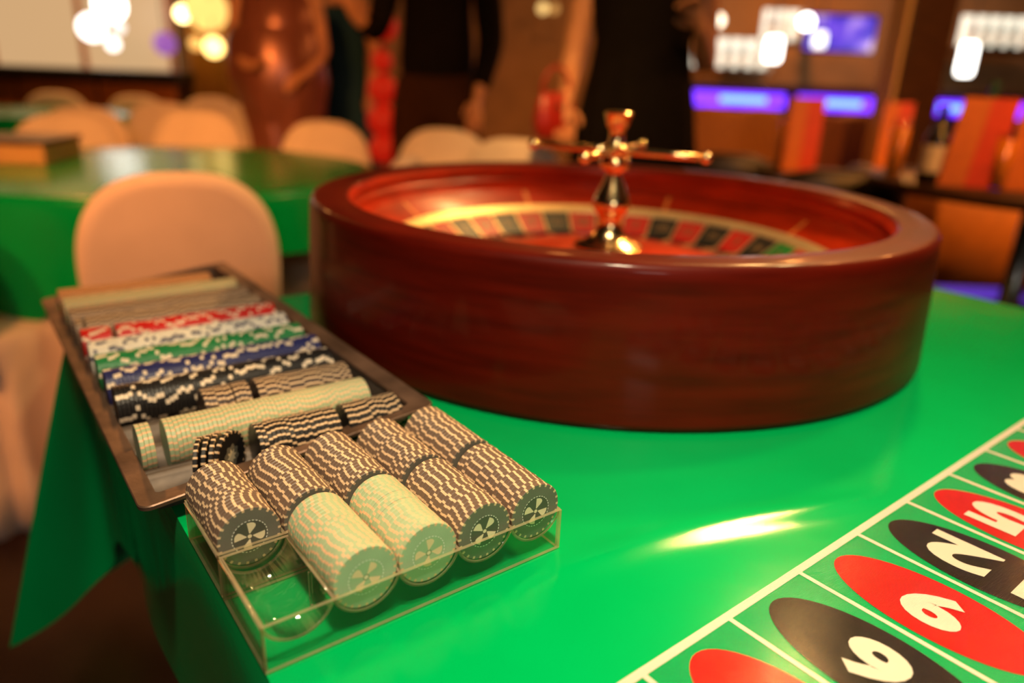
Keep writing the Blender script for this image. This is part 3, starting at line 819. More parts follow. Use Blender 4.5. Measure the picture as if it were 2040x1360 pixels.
# ------------------------------------------------------------------ covered chairs
def chair_proto():
    W2, TOPZ = 0.205, 0.835
    back = MB(); rings = []
    def outline(inset, n=40):
        pts = []
        w = W2 - inset; top = TOPZ - inset; z0 = 0.40
        pts.append((-w * 0.97, z0))
        for k in range(n + 1):
            a = PI - PI * k / n
            cx = math.copysign(abs(math.cos(a)) ** 0.72, math.cos(a)); sz = abs(math.sin(a)) ** 0.80
            pts.append((w * cx, 0.615 + (top - 0.615) * sz))
        pts.append((w * 0.97, z0))
        return pts
    for y, ins in ((-0.030, 0.030), (-0.027, 0.014), (-0.016, 0.003), (0.0, 0.0), (0.016, 0.003), (0.027, 0.014), (0.030, 0.030)):
        rings.append([(x, y - 0.10 * (z - 0.45) + 0.012 * math.cos(x / W2 * 1.4) * (1 if y > 0 else 1), z) for x, z in outline(ins)])
    back.loft(rings)
    seat = MB(); rings = []
    for z, s, wv in ((0.0, 1.16, 0.018), (0.12, 1.10, 0.014), (0.25, 1.05, 0.008), (0.38, 1.01, 0.003), (0.43, 1.0, 0.0), (0.455, 0.985, 0.0), (0.466, 0.94, 0.0), (0.469, 0.85, 0.0), (0.471, 0.5, 0)):
        r = []
        for k in range(64):
            t = 2 * PI * k / 64
            c = math.copysign(abs(math.cos(t)) ** 0.35, math.cos(t)); s2 = math.copysign(abs(math.sin(t)) ** 0.35, math.sin(t))
            q = s + wv / 0.2 * math.sin(t * 9)
            r.append((0.205 * c * q, 0.225 + 0.215 * s2 * q, z))
        rings.append(r)
    seat.loft(rings)
    return back.data('cover_back', CLOTH_WHITE, True), seat.data('cover_skirt', CLOTH_WHITE, True)
CB, CS = chair_proto()
def chair(x, y, facing, label, group='white covered banquet chairs'):
    """facing: angle of the direction the sitter looks, radians from +x"""
    e = empty('banquet_chair', (x, y, FLOOR), facing - PI / 2)
    tag(e, label, 'chair', group)
    link(bpy.data.objects.new('cover_back', CB), e); link(bpy.data.objects.new('cover_skirt', CS), e)
    return e
RT = Vector((-1.08, 2.30))
def toward(x, y, c=RT): return math.atan2(c.y - y, c.x - x)
chair(-0.735, 1.60, toward(-0.735, 1.60), 'white covered chair standing between the chip tray and the round green table')
chair(-1.32, 1.52, R_(74), 'white covered chair cut off by the left edge, beside the tablecloth corner')
chair(-0.335, 2.08, R_(176), 'low white covered chair just behind the far left rim of the roulette wheel')
chair(-1.845, 3.10, R_(-48), 'white covered chair at the far left of the round table, behind the tan box')
chair(-2.08, 3.64, R_(-74), 'white covered chair half hidden behind its neighbour left of the round table')
chair(-1.56, 3.70, R_(-68), 'bright white covered chair behind the middle of the round green table')
chair(-2.00, 4.30, R_(-75), 'shaded white covered chair just behind the brightest chair')
chair(-0.86, 3.34, R_(-95), 'white covered chair at the far right of the round table, below the teal skirt')
chair(-0.32, 3.16, R_(-100), 'white covered chair turned sideways in front of the man in brown trousers')
chair(-0.03, 2.80, R_(-108), 'small white covered chair seen sideways behind the wheel rim, under the red bag')
chair(0.085, 1.98, R_(-8), 'white covered chair barely showing above the wheel rim left of the turret')
chair(-1.90, 2.36, R_(-5), 'white covered chair at the left picture edge beside the tan box')
chair(-3.05, 5.05, R_(-80), 'pinkish lit chair left, in front of the orange wooden bar', 'distant chairs in front of the bar')
chair(-2.52, 5.05, R_(-85), 'pinkish lit chair right, in front of the orange wooden bar', 'distant chairs in front of the bar')
chair(-2.12, 5.30, R_(-70), 'dim pink lit chair beneath the golden curtain', 'distant chairs in front of the bar')
chair(-1.69, 4.82, R_(-115), 'pink lit chair left of the satin dress hem', 'distant chairs in front of the bar')

# ------------------------------------------------------------------ round table behind
def round_table(cx, cy, r, label, clabel, drop=0.14, hang=0.26):
    t = empty('round_table', (cx, cy, FLOOR)); tag(t, label, 'table', 'round banquet tables')
    MB().lathe([(0, 0.715), (r - 0.015, 0.715), (r - 0.005, 0.722), (r - 0.005, 0.738), (r - 0.012, 0.744), (0, 0.744)], 64).make('tabletop', DARKWOOD, t, True)
    for k in range(4):
        a = PI / 4 + PI / 2 * k
        MB().tube([(0.55 * r * math.cos(a), 0.55 * r * math.sin(a), 0), (0.55 * r * math.cos(a), 0.55 * r * math.sin(a), 0.715)], 0.016, 10).make('leg', BLACKM, t, True)
    m = MB(); n = 128
    rings = []
    for rr, z in ((0.0, 0.0), (r * 0.5, 0.0), (r * 0.97, 0.0), (r, -0.002), (r + 0.006, -0.012)): rings.append([(rr * math.cos(2 * PI * k / n), rr * math.sin(2 * PI * k / n), z) for k in range(n)])
    for q in (0.3, 0.6, 1.0):
        ring = []
        for k in range(n):
            a = 2 * PI * k / n
            # a square cloth: its four corners hang lowest
            low = drop + hang * max(0, math.cos(2 * (a + 2.0))) ** 2
            wv = 0.012 * q * math.sin(a * 18)
            ring.append(((r + 0.008 + 0.03 * q + wv) * math.cos(a), (r + 0.008 + 0.03 * q + wv) * math.sin(a), -0.012 - low * q))
        rings.append(ring)
    m.loft(rings, cap=False)
    o = m.make('tablecloth', GREEN_WORN, None, True); o.location = (cx, cy, 0)
    tag(o, clabel, 'tablecloth', 'green cloths on the round tables')
round_table(RT.x, RT.y, 0.62, 'round banquet table under a green cloth, behind the chip tray', 'glossy green cloth on the round table behind the chip tray')
round_table(-2.75, 4.45, 0.55, 'farther round banquet table between the distant chairs', 'green cloth on the farther table between the pairs of chairs')
# tan case on the round table
cs = empty('wooden_case', (-1.62, 2.30, 0.0005), R_(8)); tag(cs, 'flat tan wooden case with a dark lid, on the round green table', 'case')
TANW = mat('tan_wood', (0.50, 0.30, 0.12), 0.5, vary=0.15, scale=10)
MB().rbox((-0.20, -0.13, 0), (0.22, 0.13, 0.055), 0.004).make('case_body', TANW, cs)
MB().rbox((-0.205, -0.135, 0.056), (0.225, 0.135, 0.068), 0.003).make('lid', DARKWOOD, cs)
MB().box((-0.02, -0.137, 0.044), (0.02, -0.1305, 0.062)).make('clasp', BRASS_SOFT, cs)

# ------------------------------------------------------------------ people
SKIN = mat('warm_skin', (0.62, 0.30, 0.15), 0.5, vary=0.06, scale=20)
HAIR = mat('dark_hair', (0.03, 0.016, 0.009), 0.45, vary=0.3, scale=60, stretch=(1, 1, 0.1))
EYE = mat('eye_dark', (0.02, 0.015, 0.012), 0.2)
LIP = mat('lips', (0.40, 0.10, 0.07), 0.4)
SHOE = mat('black_shoe_leather', (0.012, 0.010, 0.009), 0.25)
def skinned(name, nodes, edges, m, parent, root=0, sub=2):
    """nodes: (position, radius or (rx, ry)); a Skin surface grown along the edges"""
    me = bpy.data.meshes.new(name)
    me.from_pydata([tuple(p) for p, r in nodes], edges, [])
    o = bpy.data.objects.new(name, me); COL.objects.link(o)
    o.modifiers.new('Skin', 'SKIN')
    for k, (p, r) in enumerate(nodes):
        d = me.skin_vertices[0].data[k]
        d.radius = r if isinstance(r, tuple) else (r, r); d.use_root = (k == root)
    sb = o.modifiers.new('Sub', 'SUBSURF'); sb.levels = sub; sb.render_levels = sub
    dg = bpy.context.evaluated_depsgraph_get(); dg.update()
    new = bpy.data.meshes.new_from_object(o.evaluated_get(dg))
    bpy.data.objects.remove(o); bpy.data.meshes.remove(me)
    new.name = name; new.materials.clear(); new.materials.append(m)
    new.polygons.foreach_set('use_smooth', [True] * len(new.polygons))
    return link(bpy.data.objects.new(name, new), parent)
def fingers(nodes, edges, wrist, idx, side, d, curl):
    """palm and five separate fingers grown from the wrist node; d = direction of the hand, curl bends towards c"""
    d = d.normalized(); w = Vector((side, 0, 0)); w = (w - d * w.dot(d)).normalized(); n = d.cross(w)
    palm = wrist + d * 0.05; nodes.append((palm, (0.030, 0.016))); p0 = len(nodes) - 1; edges.append((idx, p0))
    kn = wrist + d * 0.085
    for q, ln in enumerate((0.070, 0.080, 0.075, 0.060)):
        b = kn + w * (0.026 - 0.0175 * q)
        nodes.append((b, 0.010)); i0 = len(nodes) - 1; edges.append((p0, i0))
        m1 = b + d * ln * 0.5 + n * curl * ln * 0.25; nodes.append((m1, 0.0085)); edges.append((i0, i0 + 1))
        nodes.append((b + d * ln * 0.85 + n * curl * ln * 0.75, 0.007)); edges.append((i0 + 1, i0 + 2))
    tb = wrist + d * 0.03 + w * 0.030; nodes.append((tb, 0.011)); i0 = len(nodes) - 1; edges.append((p0, i0))
    nodes.append((tb + d * 0.03 + w * 0.018 + n * curl * 0.012, 0.009)); edges.append((i0, i0 + 1))
    nodes.append((tb + d * 0.055 + w * 0.020 + n * curl * 0.024, 0.0075)); edges.append((i0 + 1, i0 + 2))
def person(loc, facing, label, arms, legs, look, hair_long=False, height=1.70, garments=()):
    """arms: two (elbow, wrist, hand direction) in the body frame, x to the body's right, y ahead; legs: two (knee, ankle)"""
    k = height / 1.70
    e = empty('person', (loc[0], loc[1], FLOOR), facing - PI / 2); e.scale = (k, k, k)
    tag(e, label, 'person')
    nodes = [(Vector((0, 0, 0.95)), (0.150, 0.105)), (Vector((0, 0.005, 1.10)), (0.125, 0.092)), (Vector((0, 0.0, 1.28)), (0.150, 0.105)), (Vector((0, -0.01, 1.41)), (0.120, 0.080)),
             (Vector((0, 0.0, 1.48)), (0.055, 0.055)), (Vector((0, 0.015, 1.55)), (0.052, 0.055))]
    edges = [(0, 1), (1, 2), (2, 3), (3, 4), (4, 5)]
    for s, (el, wr, hd) in zip((-1, 1), arms):
        sh = Vector((0.185 * s, -0.01, 1.40)); i = len(nodes)
        nodes += [(sh, 0.056), (sh.lerp(Vector(el), 0.5), 0.047), (Vector(el), 0.040), (Vector(el).lerp(Vector(wr), 0.4), 0.038), (Vector(wr), (0.028, 0.022))]
        edges += [(3, i), (i, i + 1), (i + 1, i + 2), (i + 2, i + 3), (i + 3, i + 4)]
        fingers(nodes, edges, Vector(wr), i + 4, -s, Vector(hd), 1.0)
    for s, (kn, an) in zip((-1, 1), legs):
        hp = Vector((0.092 * s, 0, 0.90)); i = len(nodes)
        kn = Vector(kn); an = Vector(an)
        nodes += [(hp, 0.088), (hp.lerp(kn, 0.5), 0.075), (kn, 0.056), (kn.lerp(an, 0.35), 0.056), (an, 0.038), (an + Vector((0, 0.06, -0.045)), (0.040, 0.030)), (an + Vector((0.012 * s, 0.16, -0.058)), (0.040, 0.020))]
        edges += [(0, i), (i, i + 1), (i + 1, i + 2), (i + 2, i + 3), (i + 3, i + 4), (i + 4, i + 5), (i + 5, i + 6)]
    skinned('body', nodes, edges, SKIN, e)
    # head turned on the neck
    hd = MB(); n, mm = 32, 22; vs = []; c = Vector((0, 0.02, 1.645))
    for i in range(mm + 1):
        a = -PI / 2 + PI * i / mm
        for j in range(n):
            t = 2 * PI * j / n
            x, y, z = math.cos(a) * math.cos(t), math.cos(a) * math.sin(t), math.sin(a)
            r = Vector((x * 0.074 * (1 - 0.16 * max(0, -z)), y * 0.094 * (1 - 0.10 * max(0, -z)), z * 0.115))
            if y > 0.5:                                     # nose, brow, sockets, lips, chin
                r.y += 0.026 * math.exp(-(x / 0.16) ** 2 - ((z + 0.20) / 0.17) ** 2) + 0.010 * math.exp(-(x / 0.3) ** 2 - ((z + 0.80) / 0.16) ** 2)
                r.y -= 0.013 * (math.exp(-((x - 0.38) / 0.17) ** 2 - ((z - 0.02) / 0.12) ** 2) + math.exp(-((x + 0.38) / 0.17) ** 2 - ((z - 0.02) / 0.12) ** 2))
                r.y += 0.005 * math.exp(-(x / 0.28) ** 2 - ((z + 0.52) / 0.07) ** 2)
            if abs(x) > 0.9: r.x += math.copysign(0.012, x) * math.exp(-((z + 0.05) / 0.25) ** 2 - (y / 0.25) ** 2)
            vs.append(r)
    fs = [(i * n + j, i * n + (j + 1) % n, (i + 1) * n + (j + 1) % n, (i + 1) * n + j) for i in range(mm) for j in range(n)]
    RM = Matrix.Translation(c) @ Matrix.Rotation(look, 4, 'Z')
    head = obj('head', [RM @ v for v in vs], fs, SKIN, e, True)
    for sx in (-1, 1): MB().sphere((0.029 * sx, 0.079, 0.003), (0.012, 0.009, 0.008), 10, 8).xf(RM).make('eye', EYE, head, True)
    MB().sphere((0, 0.096, -0.060), (0.022, 0.006, 0.007), 12, 8).xf(RM).make('mouth', LIP, head, True)
    hv = MB(); n2 = 28; rings = []
    low = -0.24 if hair_long else -0.02
    for i in range(15):
        t = i / 14
        ring = []
        for j in range(n2):
            a = 2 * PI * j / n2; front = max(0, math.sin(a))
            zt = 0.128 - (0.128 - (low + front * (0.075 - low))) * t
            zz = min(0.999, max(-1, zt / 0.126)); rr = math.sqrt(max(0.0, 1 - zz * zz)) if zt > 0 else 1.0 + 0.06 * math.sin(a * 5)
            ring.append((0.082 * rr * math.cos(a), 0.100 * rr * math.sin(a) - 0.008 - (0.015 * max(0, -zt) / 0.2), zt))
        rings.append(ring)
    hv.loft(rings, cap=False).xf(RM).make('hair', HAIR, head, True)
    for fn in garments: fn(e)
    return e
def gown(m, prof, fold=0.02, nf=11, name='gown', cy=0.0, sweep=0.0):
    """dress: oval rings (z, half width, half depth, x shift) with folds deepening to the hem"""
    def fn(e):
        rings = []; n = 96
        for z, w, d, sx in prof:
            f = fold * max(0, min(1, (1.15 - z) / 1.0))
            rings.append([(sx + (w + f * math.sin(nf * t + sweep * z * 6)) * math.cos(t), cy + (d + f * math.sin(nf * t + sweep * z * 6)) * math.sin(t), z) for t in [2 * PI * j / n for j in range(n)]])
        MB().loft(rings, cap=False).make(name, m, e, True)
    return fn
def skin_garment(name, m, nodes, edges):
    def fn(e): skinned(name, [(Vector(p), r) for p, r in nodes], edges, m, e)
    return fn
BLACKCLOTH = mat('black_cloth', (0.0075, 0.0055, 0.0045), 0.8, spec=0.08)
BROWNCLOTH = mat('brown_trouser_cloth', (0.040, 0.015, 0.006), 0.8, spec=0.1)
TEALCLOTH = mat('dark_teal_cloth', (0.008, 0.045, 0.075), 0.7, spec=0.15)
SATIN = mat('rose_bronze_satin', (0.24, 0.085, 0.060), 0.30, 0.25, vary=0.25, scale=7, stretch=(1, 1, 0.35), bump=0.3, bscale=7)
REDLEATHER = mat('red_leather', (0.34, 0.014, 0.006), 0.35, bump=0.1, bscale=120)

# woman in a black gown behind the wheel, a red bag on her arm
person((0.40, 2.72), R_(-92), 'woman in a long black gown behind the roulette turret, holding a red bag', [((-0.22, -0.02, 1.10), (-0.16, 0.16, 1.20), (0.4, 0.4, 0.5)), ((0.232, -0.01, 1.085), (0.245, 0.10, 0.965), (0.0, 0.35, -1))],
       [((-0.09, 0.03, 0.50), (-0.09, 0, 0.08)), ((0.09, 0.03, 0.50), (0.09, 0, 0.08))], 0.2, True, 1.72,
       [gown(BLACKCLOTH, [(0.03, 0.34, 0.30, 0), (0.30, 0.29, 0.25, 0), (0.60, 0.245, 0.20, 0), (0.80, 0.215, 0.165, 0), (0.95, 0.195, 0.150, 0), (1.08, 0.170, 0.130, 0), (1.16, 0.160, 0.124, 0), (1.28, 0.185, 0.142, 0), (1.38, 0.178, 0.118, 0), (1.43, 0.140, 0.090, 0)], 0.016)])
bag = empty('hand_bag', (0.112, 2.615, 0.105), R_(20)); tag(bag, 'red leather bag hanging from the bare arm beside the black gown', 'bag')
m = MB(); rings = []
for z, w, d in ((0.0, 0.060, 0.028), (0.012, 0.072, 0.036), (0.06, 0.074, 0.036), (0.11, 0.066, 0.026), (0.145, 0.054, 0.012), (0.150, 0.050, 0.008)):
    rings.append([(w * math.copysign(abs(math.cos(t)) ** 0.6, math.cos(t)), d * math.copysign(abs(math.sin(t)) ** 0.6, math.sin(t)), z) for t in [2 * PI * j / 32 for j in range(32)]])
m.loft(rings).make('bag_body', REDLEATHER, bag, True)
MB().tube([(0.050 * math.cos(t), 0, 0.145 + 0.085 * math.sin(t)) for t in lin(PI, 0, 15)], 0.006, 8).make('strap', REDLEATHER, bag, True)
MB().box((-0.008, -0.039, 0.100), (0.008, -0.030, 0.118)).make('clasp', BRASS, bag)

# man in a black jacket and brown trousers, forearm raised
person((-0.40, 3.66), R_(-95), 'man in a black jacket and brown trousers with one hand raised', [((-0.24, 0.02, 1.12), (-0.20, 0.12, 0.90), (0.1, 0.4, -1)), ((0.255, 0.03, 1.14), (0.315, 0.14, 1.20), (0.2, 0.5, 0.6))],
       [((-0.11, 0.03, 0.50), (-0.12, 0, 0.08)), ((0.11, 0.03, 0.50), (0.12, 0, 0.08))], -0.3, False, 1.80,
       [skin_garment('jacket', BLACKCLOTH, [((0, 0, 0.88), (0.190, 0.130)), ((0, 0.005, 1.10), (0.175, 0.125)), ((0, 0, 1.28), (0.190, 0.130)), ((0, -0.01, 1.40), (0.150, 0.100)), ((0, -0.005, 1.47), (0.070, 0.070)),
                                             ((-0.20, -0.01, 1.39), 0.075), ((-0.24, 0.02, 1.12), 0.060), ((-0.205, 0.105, 0.93), 0.045), ((0.20, -0.01, 1.39), 0.075), ((0.255, 0.03, 1.14), 0.060), ((0.300, 0.115, 1.185), 0.045)],
                      [(0, 1), (1, 2), (2, 3), (3, 4), (3, 5), (5, 6), (6, 7), (3, 8), (8, 9), (9, 10)]),
        skin_garment('trousers', BROWNCLOTH, [((0, 0, 0.96), (0.185, 0.140)), ((-0.10, 0, 0.84), 0.125), ((-0.11, 0.02, 0.50), 0.085), ((-0.12, 0, 0.10), 0.075), ((0.10, 0, 0.84), 0.125), ((0.11, 0.02, 0.50), 0.085), ((0.12, 0, 0.10), 0.075), ((0, 0, 1.06), (0.165, 0.125))],
                     [(0, 7), (0, 1), (1, 2), (2, 3), (0, 4), (4, 5), (5, 6)]),
        skin_garment('shoe', SHOE, [((-0.12, -0.03, 0.05), 0.050), ((-0.12, 0.10, 0.045), 0.046), ((-0.125, 0.20, 0.035), 0.034)], [(0, 1), (1, 2)]),
        skin_garment('shoe', SHOE, [((0.12, -0.03, 0.05), 0.050), ((0.12, 0.10, 0.045), 0.046), ((0.125, 0.20, 0.035), 0.034)], [(0, 1), (1, 2)])])

# woman in a draped rose satin dress
person((-1.31, 4.25), R_(-80), 'woman in a draped rose bronze satin dress beyond the round table', [((-0.23, 0.0, 1.13), (-0.16, 0.16, 1.02), (0.5, 0.5, -0.2)), ((0.23, 0.0, 1.13), (0.15, 0.17, 1.05), (-0.5, 0.5, -0.1))],
       [((-0.09, 0.03, 0.50), (-0.09, 0, 0.08)), ((0.09, 0.03, 0.50), (0.09, 0, 0.08))], 0.1, True, 1.70,
       [gown(SATIN, [(0.03, 0.26, 0.25, -0.04), (0.25, 0.22, 0.22, -0.04), (0.50, 0.20, 0.19, -0.03), (0.70, 0.20, 0.18, -0.02), (0.88, 0.225, 0.18, 0.0), (1.0, 0.235, 0.175, 0.01), (1.12, 0.21, 0.15, 0.01), (1.25, 0.205, 0.150, 0), (1.38, 0.185, 0.120, 0), (1.43, 0.140, 0.090, 0)], 0.028, 9, sweep=0.9),
        gown(SATIN, [(0.62, 0.10, 0.12, -0.06), (0.80, 0.20, 0.20, -0.02), (0.98, 0.262, 0.205, 0.01), (1.16, 0.25, 0.19, 0.02), (1.24, 0.215, 0.16, 0.02)], 0.03, 7, 'sash', sweep=-1.3)])
# woman in a teal dress behind
person((-1.15, 5.00), R_(-100), 'woman in a dark teal dress standing behind the satin dress', [((-0.22, -0.02, 1.12), (-0.20, 0.05, 0.90), (0, 0.1, -1)), ((0.22, -0.02, 1.12), (0.20, 0.05, 0.90), (0, 0.1, -1))],
       [((-0.09, 0.03, 0.50), (-0.09, 0, 0.08)), ((0.09, 0.03, 0.50), (0.09, 0, 0.08))], -0.2, True, 1.68,
       [gown(TEALCLOTH, [(0.03, 0.34, 0.30, 0), (0.40, 0.27, 0.24, 0), (0.75, 0.21, 0.18, 0), (0.95, 0.185, 0.15, 0), (1.10, 0.160, 0.125, 0), (1.28, 0.180, 0.140, 0), (1.40, 0.165, 0.110, 0), (1.43, 0.140, 0.090, 0)], 0.02)])

# ------------------------------------------------------------------ red globe lamp and golden column
REDGLOW = emit('red_glass_glow', (1.0, 0.022, 0.006), 0.28, (0.3, 0.005, 0.002))
rl = empty('globe_floor_lamp', (-0.79, 4.42, FLOOR)); tag(rl, 'floor lamp of stacked glowing red glass globes beside the man', 'lamp')
MB().lathe([(0.13, 0), (0.13, 0.015), (0.02, 0.03), (0.012, 0.05), (0.012, 1.36)], 24).make('pole', BLACKM, rl, True)
for z, r in ((0.62, 0.085), (0.78, 0.092), (0.95, 0.082), (1.10, 0.060), (1.28, 0.085)):
    MB().sphere((0.012 * math.sin(z * 20), 0, z), r, 20, 12).make('globe', REDGLOW, rl, True)
GOLDW = mat('golden_curtain', (0.60, 0.34, 0.07), 0.4, 0.4, vary=0.2, scale=6, stretch=(3, 3, 0.4))
m = MB(); n = 60
rings = [[(-2.62 + 0.30 * (k / (n - 1) - 0.5) * 1.1, 6.62 + 0.025 * math.sin(k * 0.9), z) for k in range(n)] + [(-2.62 + 0.30 * (k / (n - 1) - 0.5) * 1.1, 6.66 + 0.025 * math.sin(k * 0.9), z) for k in reversed(range(n))] for z in (FLOOR, 2.15)]
tag(m.loft(rings).make('gold_curtain', GOLDW, None, True), 'narrow golden curtain hanging right of the bright bar window', 'curtain')
def globe(name, loc, r, col, st, label, group=None, stem=0.0):
    e = empty(name, loc); tag(e, label, 'lamp', group)
    MB().sphere((0, 0, 0), r, 20, 12).make('globe', emit(name + '_glass', col, st), e, True)
    if stem: MB().tube([(0, 0, r * 0.95), (0, 0, stem)], 0.005, 6).make('stem', BLACKM, e, True)
    else: MB().lathe([(r * 0.35, -r * 0.5), (r * 0.6, -r * 1.1), (r * 0.7, -r * 1.2)], 16).make('foot', BLACKM, e, True)
    return e
globe('pendant_globe', (-2.72, 6.40, 0.66), 0.060, (1.0, 0.72, 0.28), 9, 'very bright small globe hanging at the golden curtain', 'warm pendant globes', 2.2 - 0.66)
globe('pendant_globe', (-2.54, 6.42, 0.70), 0.165, (1.0, 0.56, 0.14), 1.6, 'big amber globe hanging in front of the golden curtain', 'warm pendant globes', 2.2 - 0.70)
globe('pendant_globe', (-2.46, 6.30, 0.42), 0.075, (1.0, 0.62, 0.18), 5, 'lowest bright globe hanging at the golden curtain', 'warm pendant globes', 2.2 - 0.42)
globe('pendant_globe', (-2.60, 6.30, 0.44), 0.050, (1.0, 0.50, 0.12), 1.6, 'small dim globe hanging at the golden curtain', 'warm pendant globes', 2.2 - 0.44)
globe('wall_globe', (0.18, 8.6, 0.98), 0.055, (1.0, 0.62, 0.20), 1.4, 'left of two small golden globes between the standing people', 'small golden globes', 2.2 - 0.98)
globe('wall_globe', (0.30, 8.6, 0.98), 0.050, (1.0, 0.48, 0.12), 0.7, 'right, dimmer of two small golden globes between the people', 'small golden globes', 2.2 - 0.98)
globe('violet_lamp', (-1.02, 5.6, 0.66), 0.075, (0.45, 0.15, 0.9), 0.9, 'small violet lamp above the teal dress', None, 2.2 - 0.66)

# ------------------------------------------------------------------ left bar with its bright back panel
bar = empty('bar_counter', (-3.75, 6.6, FLOOR)); tag(bar, 'bar counter with orange wooden front and dark top, on the left', 'bar counter')
MB().rbox((-1.8, -0.28, 0.88), (0.98, 0.45, 0.965), 0.01).make('counter_top', BLACKM, bar)
MB().box((-1.75, -0.17, 0.0), (0.93, 0.40, 0.88)).make('carcass', DARKWOOD, bar)
for k in range(4): MB().rbox((-1.73 + 0.665 * k, -0.20, 0.10), (-1.73 + 0.665 * k + 0.64, -0.17, 0.86), 0.008).make('front_panel', ORANGEWOOD, bar)
bp = empty('backlit_panel', (-4.5, 7.6, 0.05)); tag(bp, 'large softly backlit cream panel behind the left bar', 'light panel')
MB().box((-1.5, 0, 0), (1.15, 0.04, 1.7)).make('glass_sheet', emit('cream_backlight', (1.0, 0.62, 0.30), 0.62), bp)
for x in (-1.5, -0.62, 0.26, 1.11): MB().box((x, -0.03, 0), (x + 0.05, 0.0, 1.7)).make('mullion', ORANGEWOOD, bp)
WHITEHOT = (1.0, 0.93, 0.84)
for q, (x, z, r, st, lab) in enumerate(((-3.66, 0.74, 0.13, 6, 'largest, highest of the white lamps on the left bar'), (-3.78, 0.55, 0.11, 4, 'second white lamp from the top on the left bar'),
                                        (-3.55, 0.42, 0.055, 3.0, 'small white lamp low on the left bar'), (-3.42, 0.55, 0.05, 1.6, 'dim white lamp at the right end of the left bar'))):
    globe('bar_lamp', (x, 7.1 - 0.12 * q, z), r, WHITEHOT, st, lab, 'white lamps on the left bar', 2.2 - z)
globe('purple_lamp', (-3.30, 7.3, 0.45), 0.10, (0.42, 0.14, 0.55), 0.8, 'purple lamp at the right end of the left bar', None, 2.2 - 0.45)

# ------------------------------------------------------------------ right bar: counter, blue light boxes, shelves, screen
LEDV = emit('violet_led', (0.16, 0.03, 1.0), 2.6); LEDC = emit('cyan_led', (0.10, 0.42, 1.0), 2.6)
rb = empty('bar_counter', (3.6, 7.3, FLOOR)); tag(rb, 'long dark bar counter with blue light boxes, on the right', 'bar counter')
MB().rbox((-2.4, -0.25, 1.02), (2.9, 0.4, 1.07), 0.01).make('counter_top', DARKWOOD, rb)
MB().box((-2.35, -0.10, 0.0), (2.85, 0.38, 1.02)).make('carcass', DARKWOOD, rb)
for x0, x1 in ((-2.10, -1.22), (-1.09, -0.40), (-0.05, 0.60), (0.75, 1.5), (1.65, 2.4)):
    lb = MB().rbox((x0, -0.22, 0.86), (x1, -0.10, 0.99), 0.012).make('light_box', LEDV, rb)
    c = (x0 + x1) / 2; h = (x1 - x0) * 0.30
    MB().rbox((c - h * 0.6, -0.226, 0.905), (c + h, -0.2205, 0.952), 0.002).make('light_core', LEDC, lb)
tv = empty('television', (3.12, 8.0, 0.66)); tag(tv, 'flat television showing a violet picture, on the bar wall', 'television')
MB().rbox((-0.36, 0, -0.02), (0.36, 0.05, 0.34), 0.006).make('frame', BLACKM, tv)
def screen_mat():
    m = bpy.data.materials.new('violet_picture'); N, L = nt(m); b = N['Principled BSDF']
    tc = N.new('ShaderNodeTexCoord'); nz = N.new('ShaderNodeTexNoise'); nz.inputs['Scale'].default_value = 4.5; nz.inputs['Detail'].default_value = 1
    L.new(tc.outputs['Object'], nz.inputs['Vector'])
    rp = N.new('ShaderNodeValToRGB'); els = rp.color_ramp.elements
    els[0].position = 0.38; els[0].color = (0.03, 0.02, 0.55, 1); els[1].position = 0.72; els[1].color = (0.95, 0.62, 0.9, 1)
    e2 = els.new(0.53); e2.color = (0.16, 0.06, 0.85, 1)
    L.new(nz.outputs['Fac'], rp.inputs[0]); L.new(rp.outputs[0], b.inputs['Emission Color']); b.inputs['Emission Strength'].default_value = 1.0
    b.inputs['Base Color'].default_value = (0.01, 0.01, 0.02, 1)
    return m
MB().box((-0.34, -0.004, 0.0), (0.34, -0.001, 0.32)).make('screen', screen_mat(), tv)
MB().box((-0.05, 0.05, 0.1), (0.05, 1.0, 0.2)).make('bracket', BLACKM, tv)
GLOWW = emit('shelf_light', (1.0, 0.90, 0.70), 1.5)
BOTM = [mat('bottle_green_glass', (0.02, 0.07, 0.02), 0.1), mat('bottle_amber_glass', (0.20, 0.07, 0.01), 0.1), mat('bottle_clear_glass', (0.55, 0.52, 0.44), 0.1), mat('bottle_dark_glass', (0.02, 0.015, 0.01), 0.1)]
LABELM = mat('cream_paper_label', (0.75, 0.62, 0.42), 0.6)
bot_me = [MB().lathe([(0.034, 0), (0.036, 0.004), (0.036, 0.17), (0.030, 0.20), (0.014, 0.235), (0.012, 0.285), (0.014, 0.29), (0.014, 0.30), (0, 0.30)], 16).data('glass', b, True) for b in BOTM]
lab_me = MB().lathe([(0.0364, 0.06), (0.0364, 0.13)], 16, cap=False).data('paper_label', LABELM, True)
def bottle(x, y, z, kind, label, group):
    e = empty('bottle', (x, y, z)); tag(e, label, 'bottle', group)
    link(bpy.data.objects.new('glass', bot_me[kind]), e); link(bpy.data.objects.new('paper_label', lab_me), e)
def shelf(x0, x1, z, y, label, n, where):
    e = empty('bar_shelf', ((x0 + x1) / 2, y, z)); tag(e, label, 'shelf', 'lit bar shelves')
    h = (x1 - x0) / 2
    MB().rbox((-h, -0.10, -0.03), (h, 0.9, 0.0), 0.004).make('board', DARKWOOD, e)
    MB().box((-h + 0.02, 0.12, 0.02), (h - 0.02, 0.14, 0.30)).make('light_panel', GLOWW, e)
    col = ('green', 'amber', 'clear', 'dark')
    for k in range(n):
        q = random.randrange(4)
        bottle(x0 + (x1 - x0) * (k + 0.5) / n, y - 0.02, z + 0.0005, q, f'{ordinal(k + 1)} bottle from the left on the {where} lit shelf', f'bottles on the {where} bar shelf')
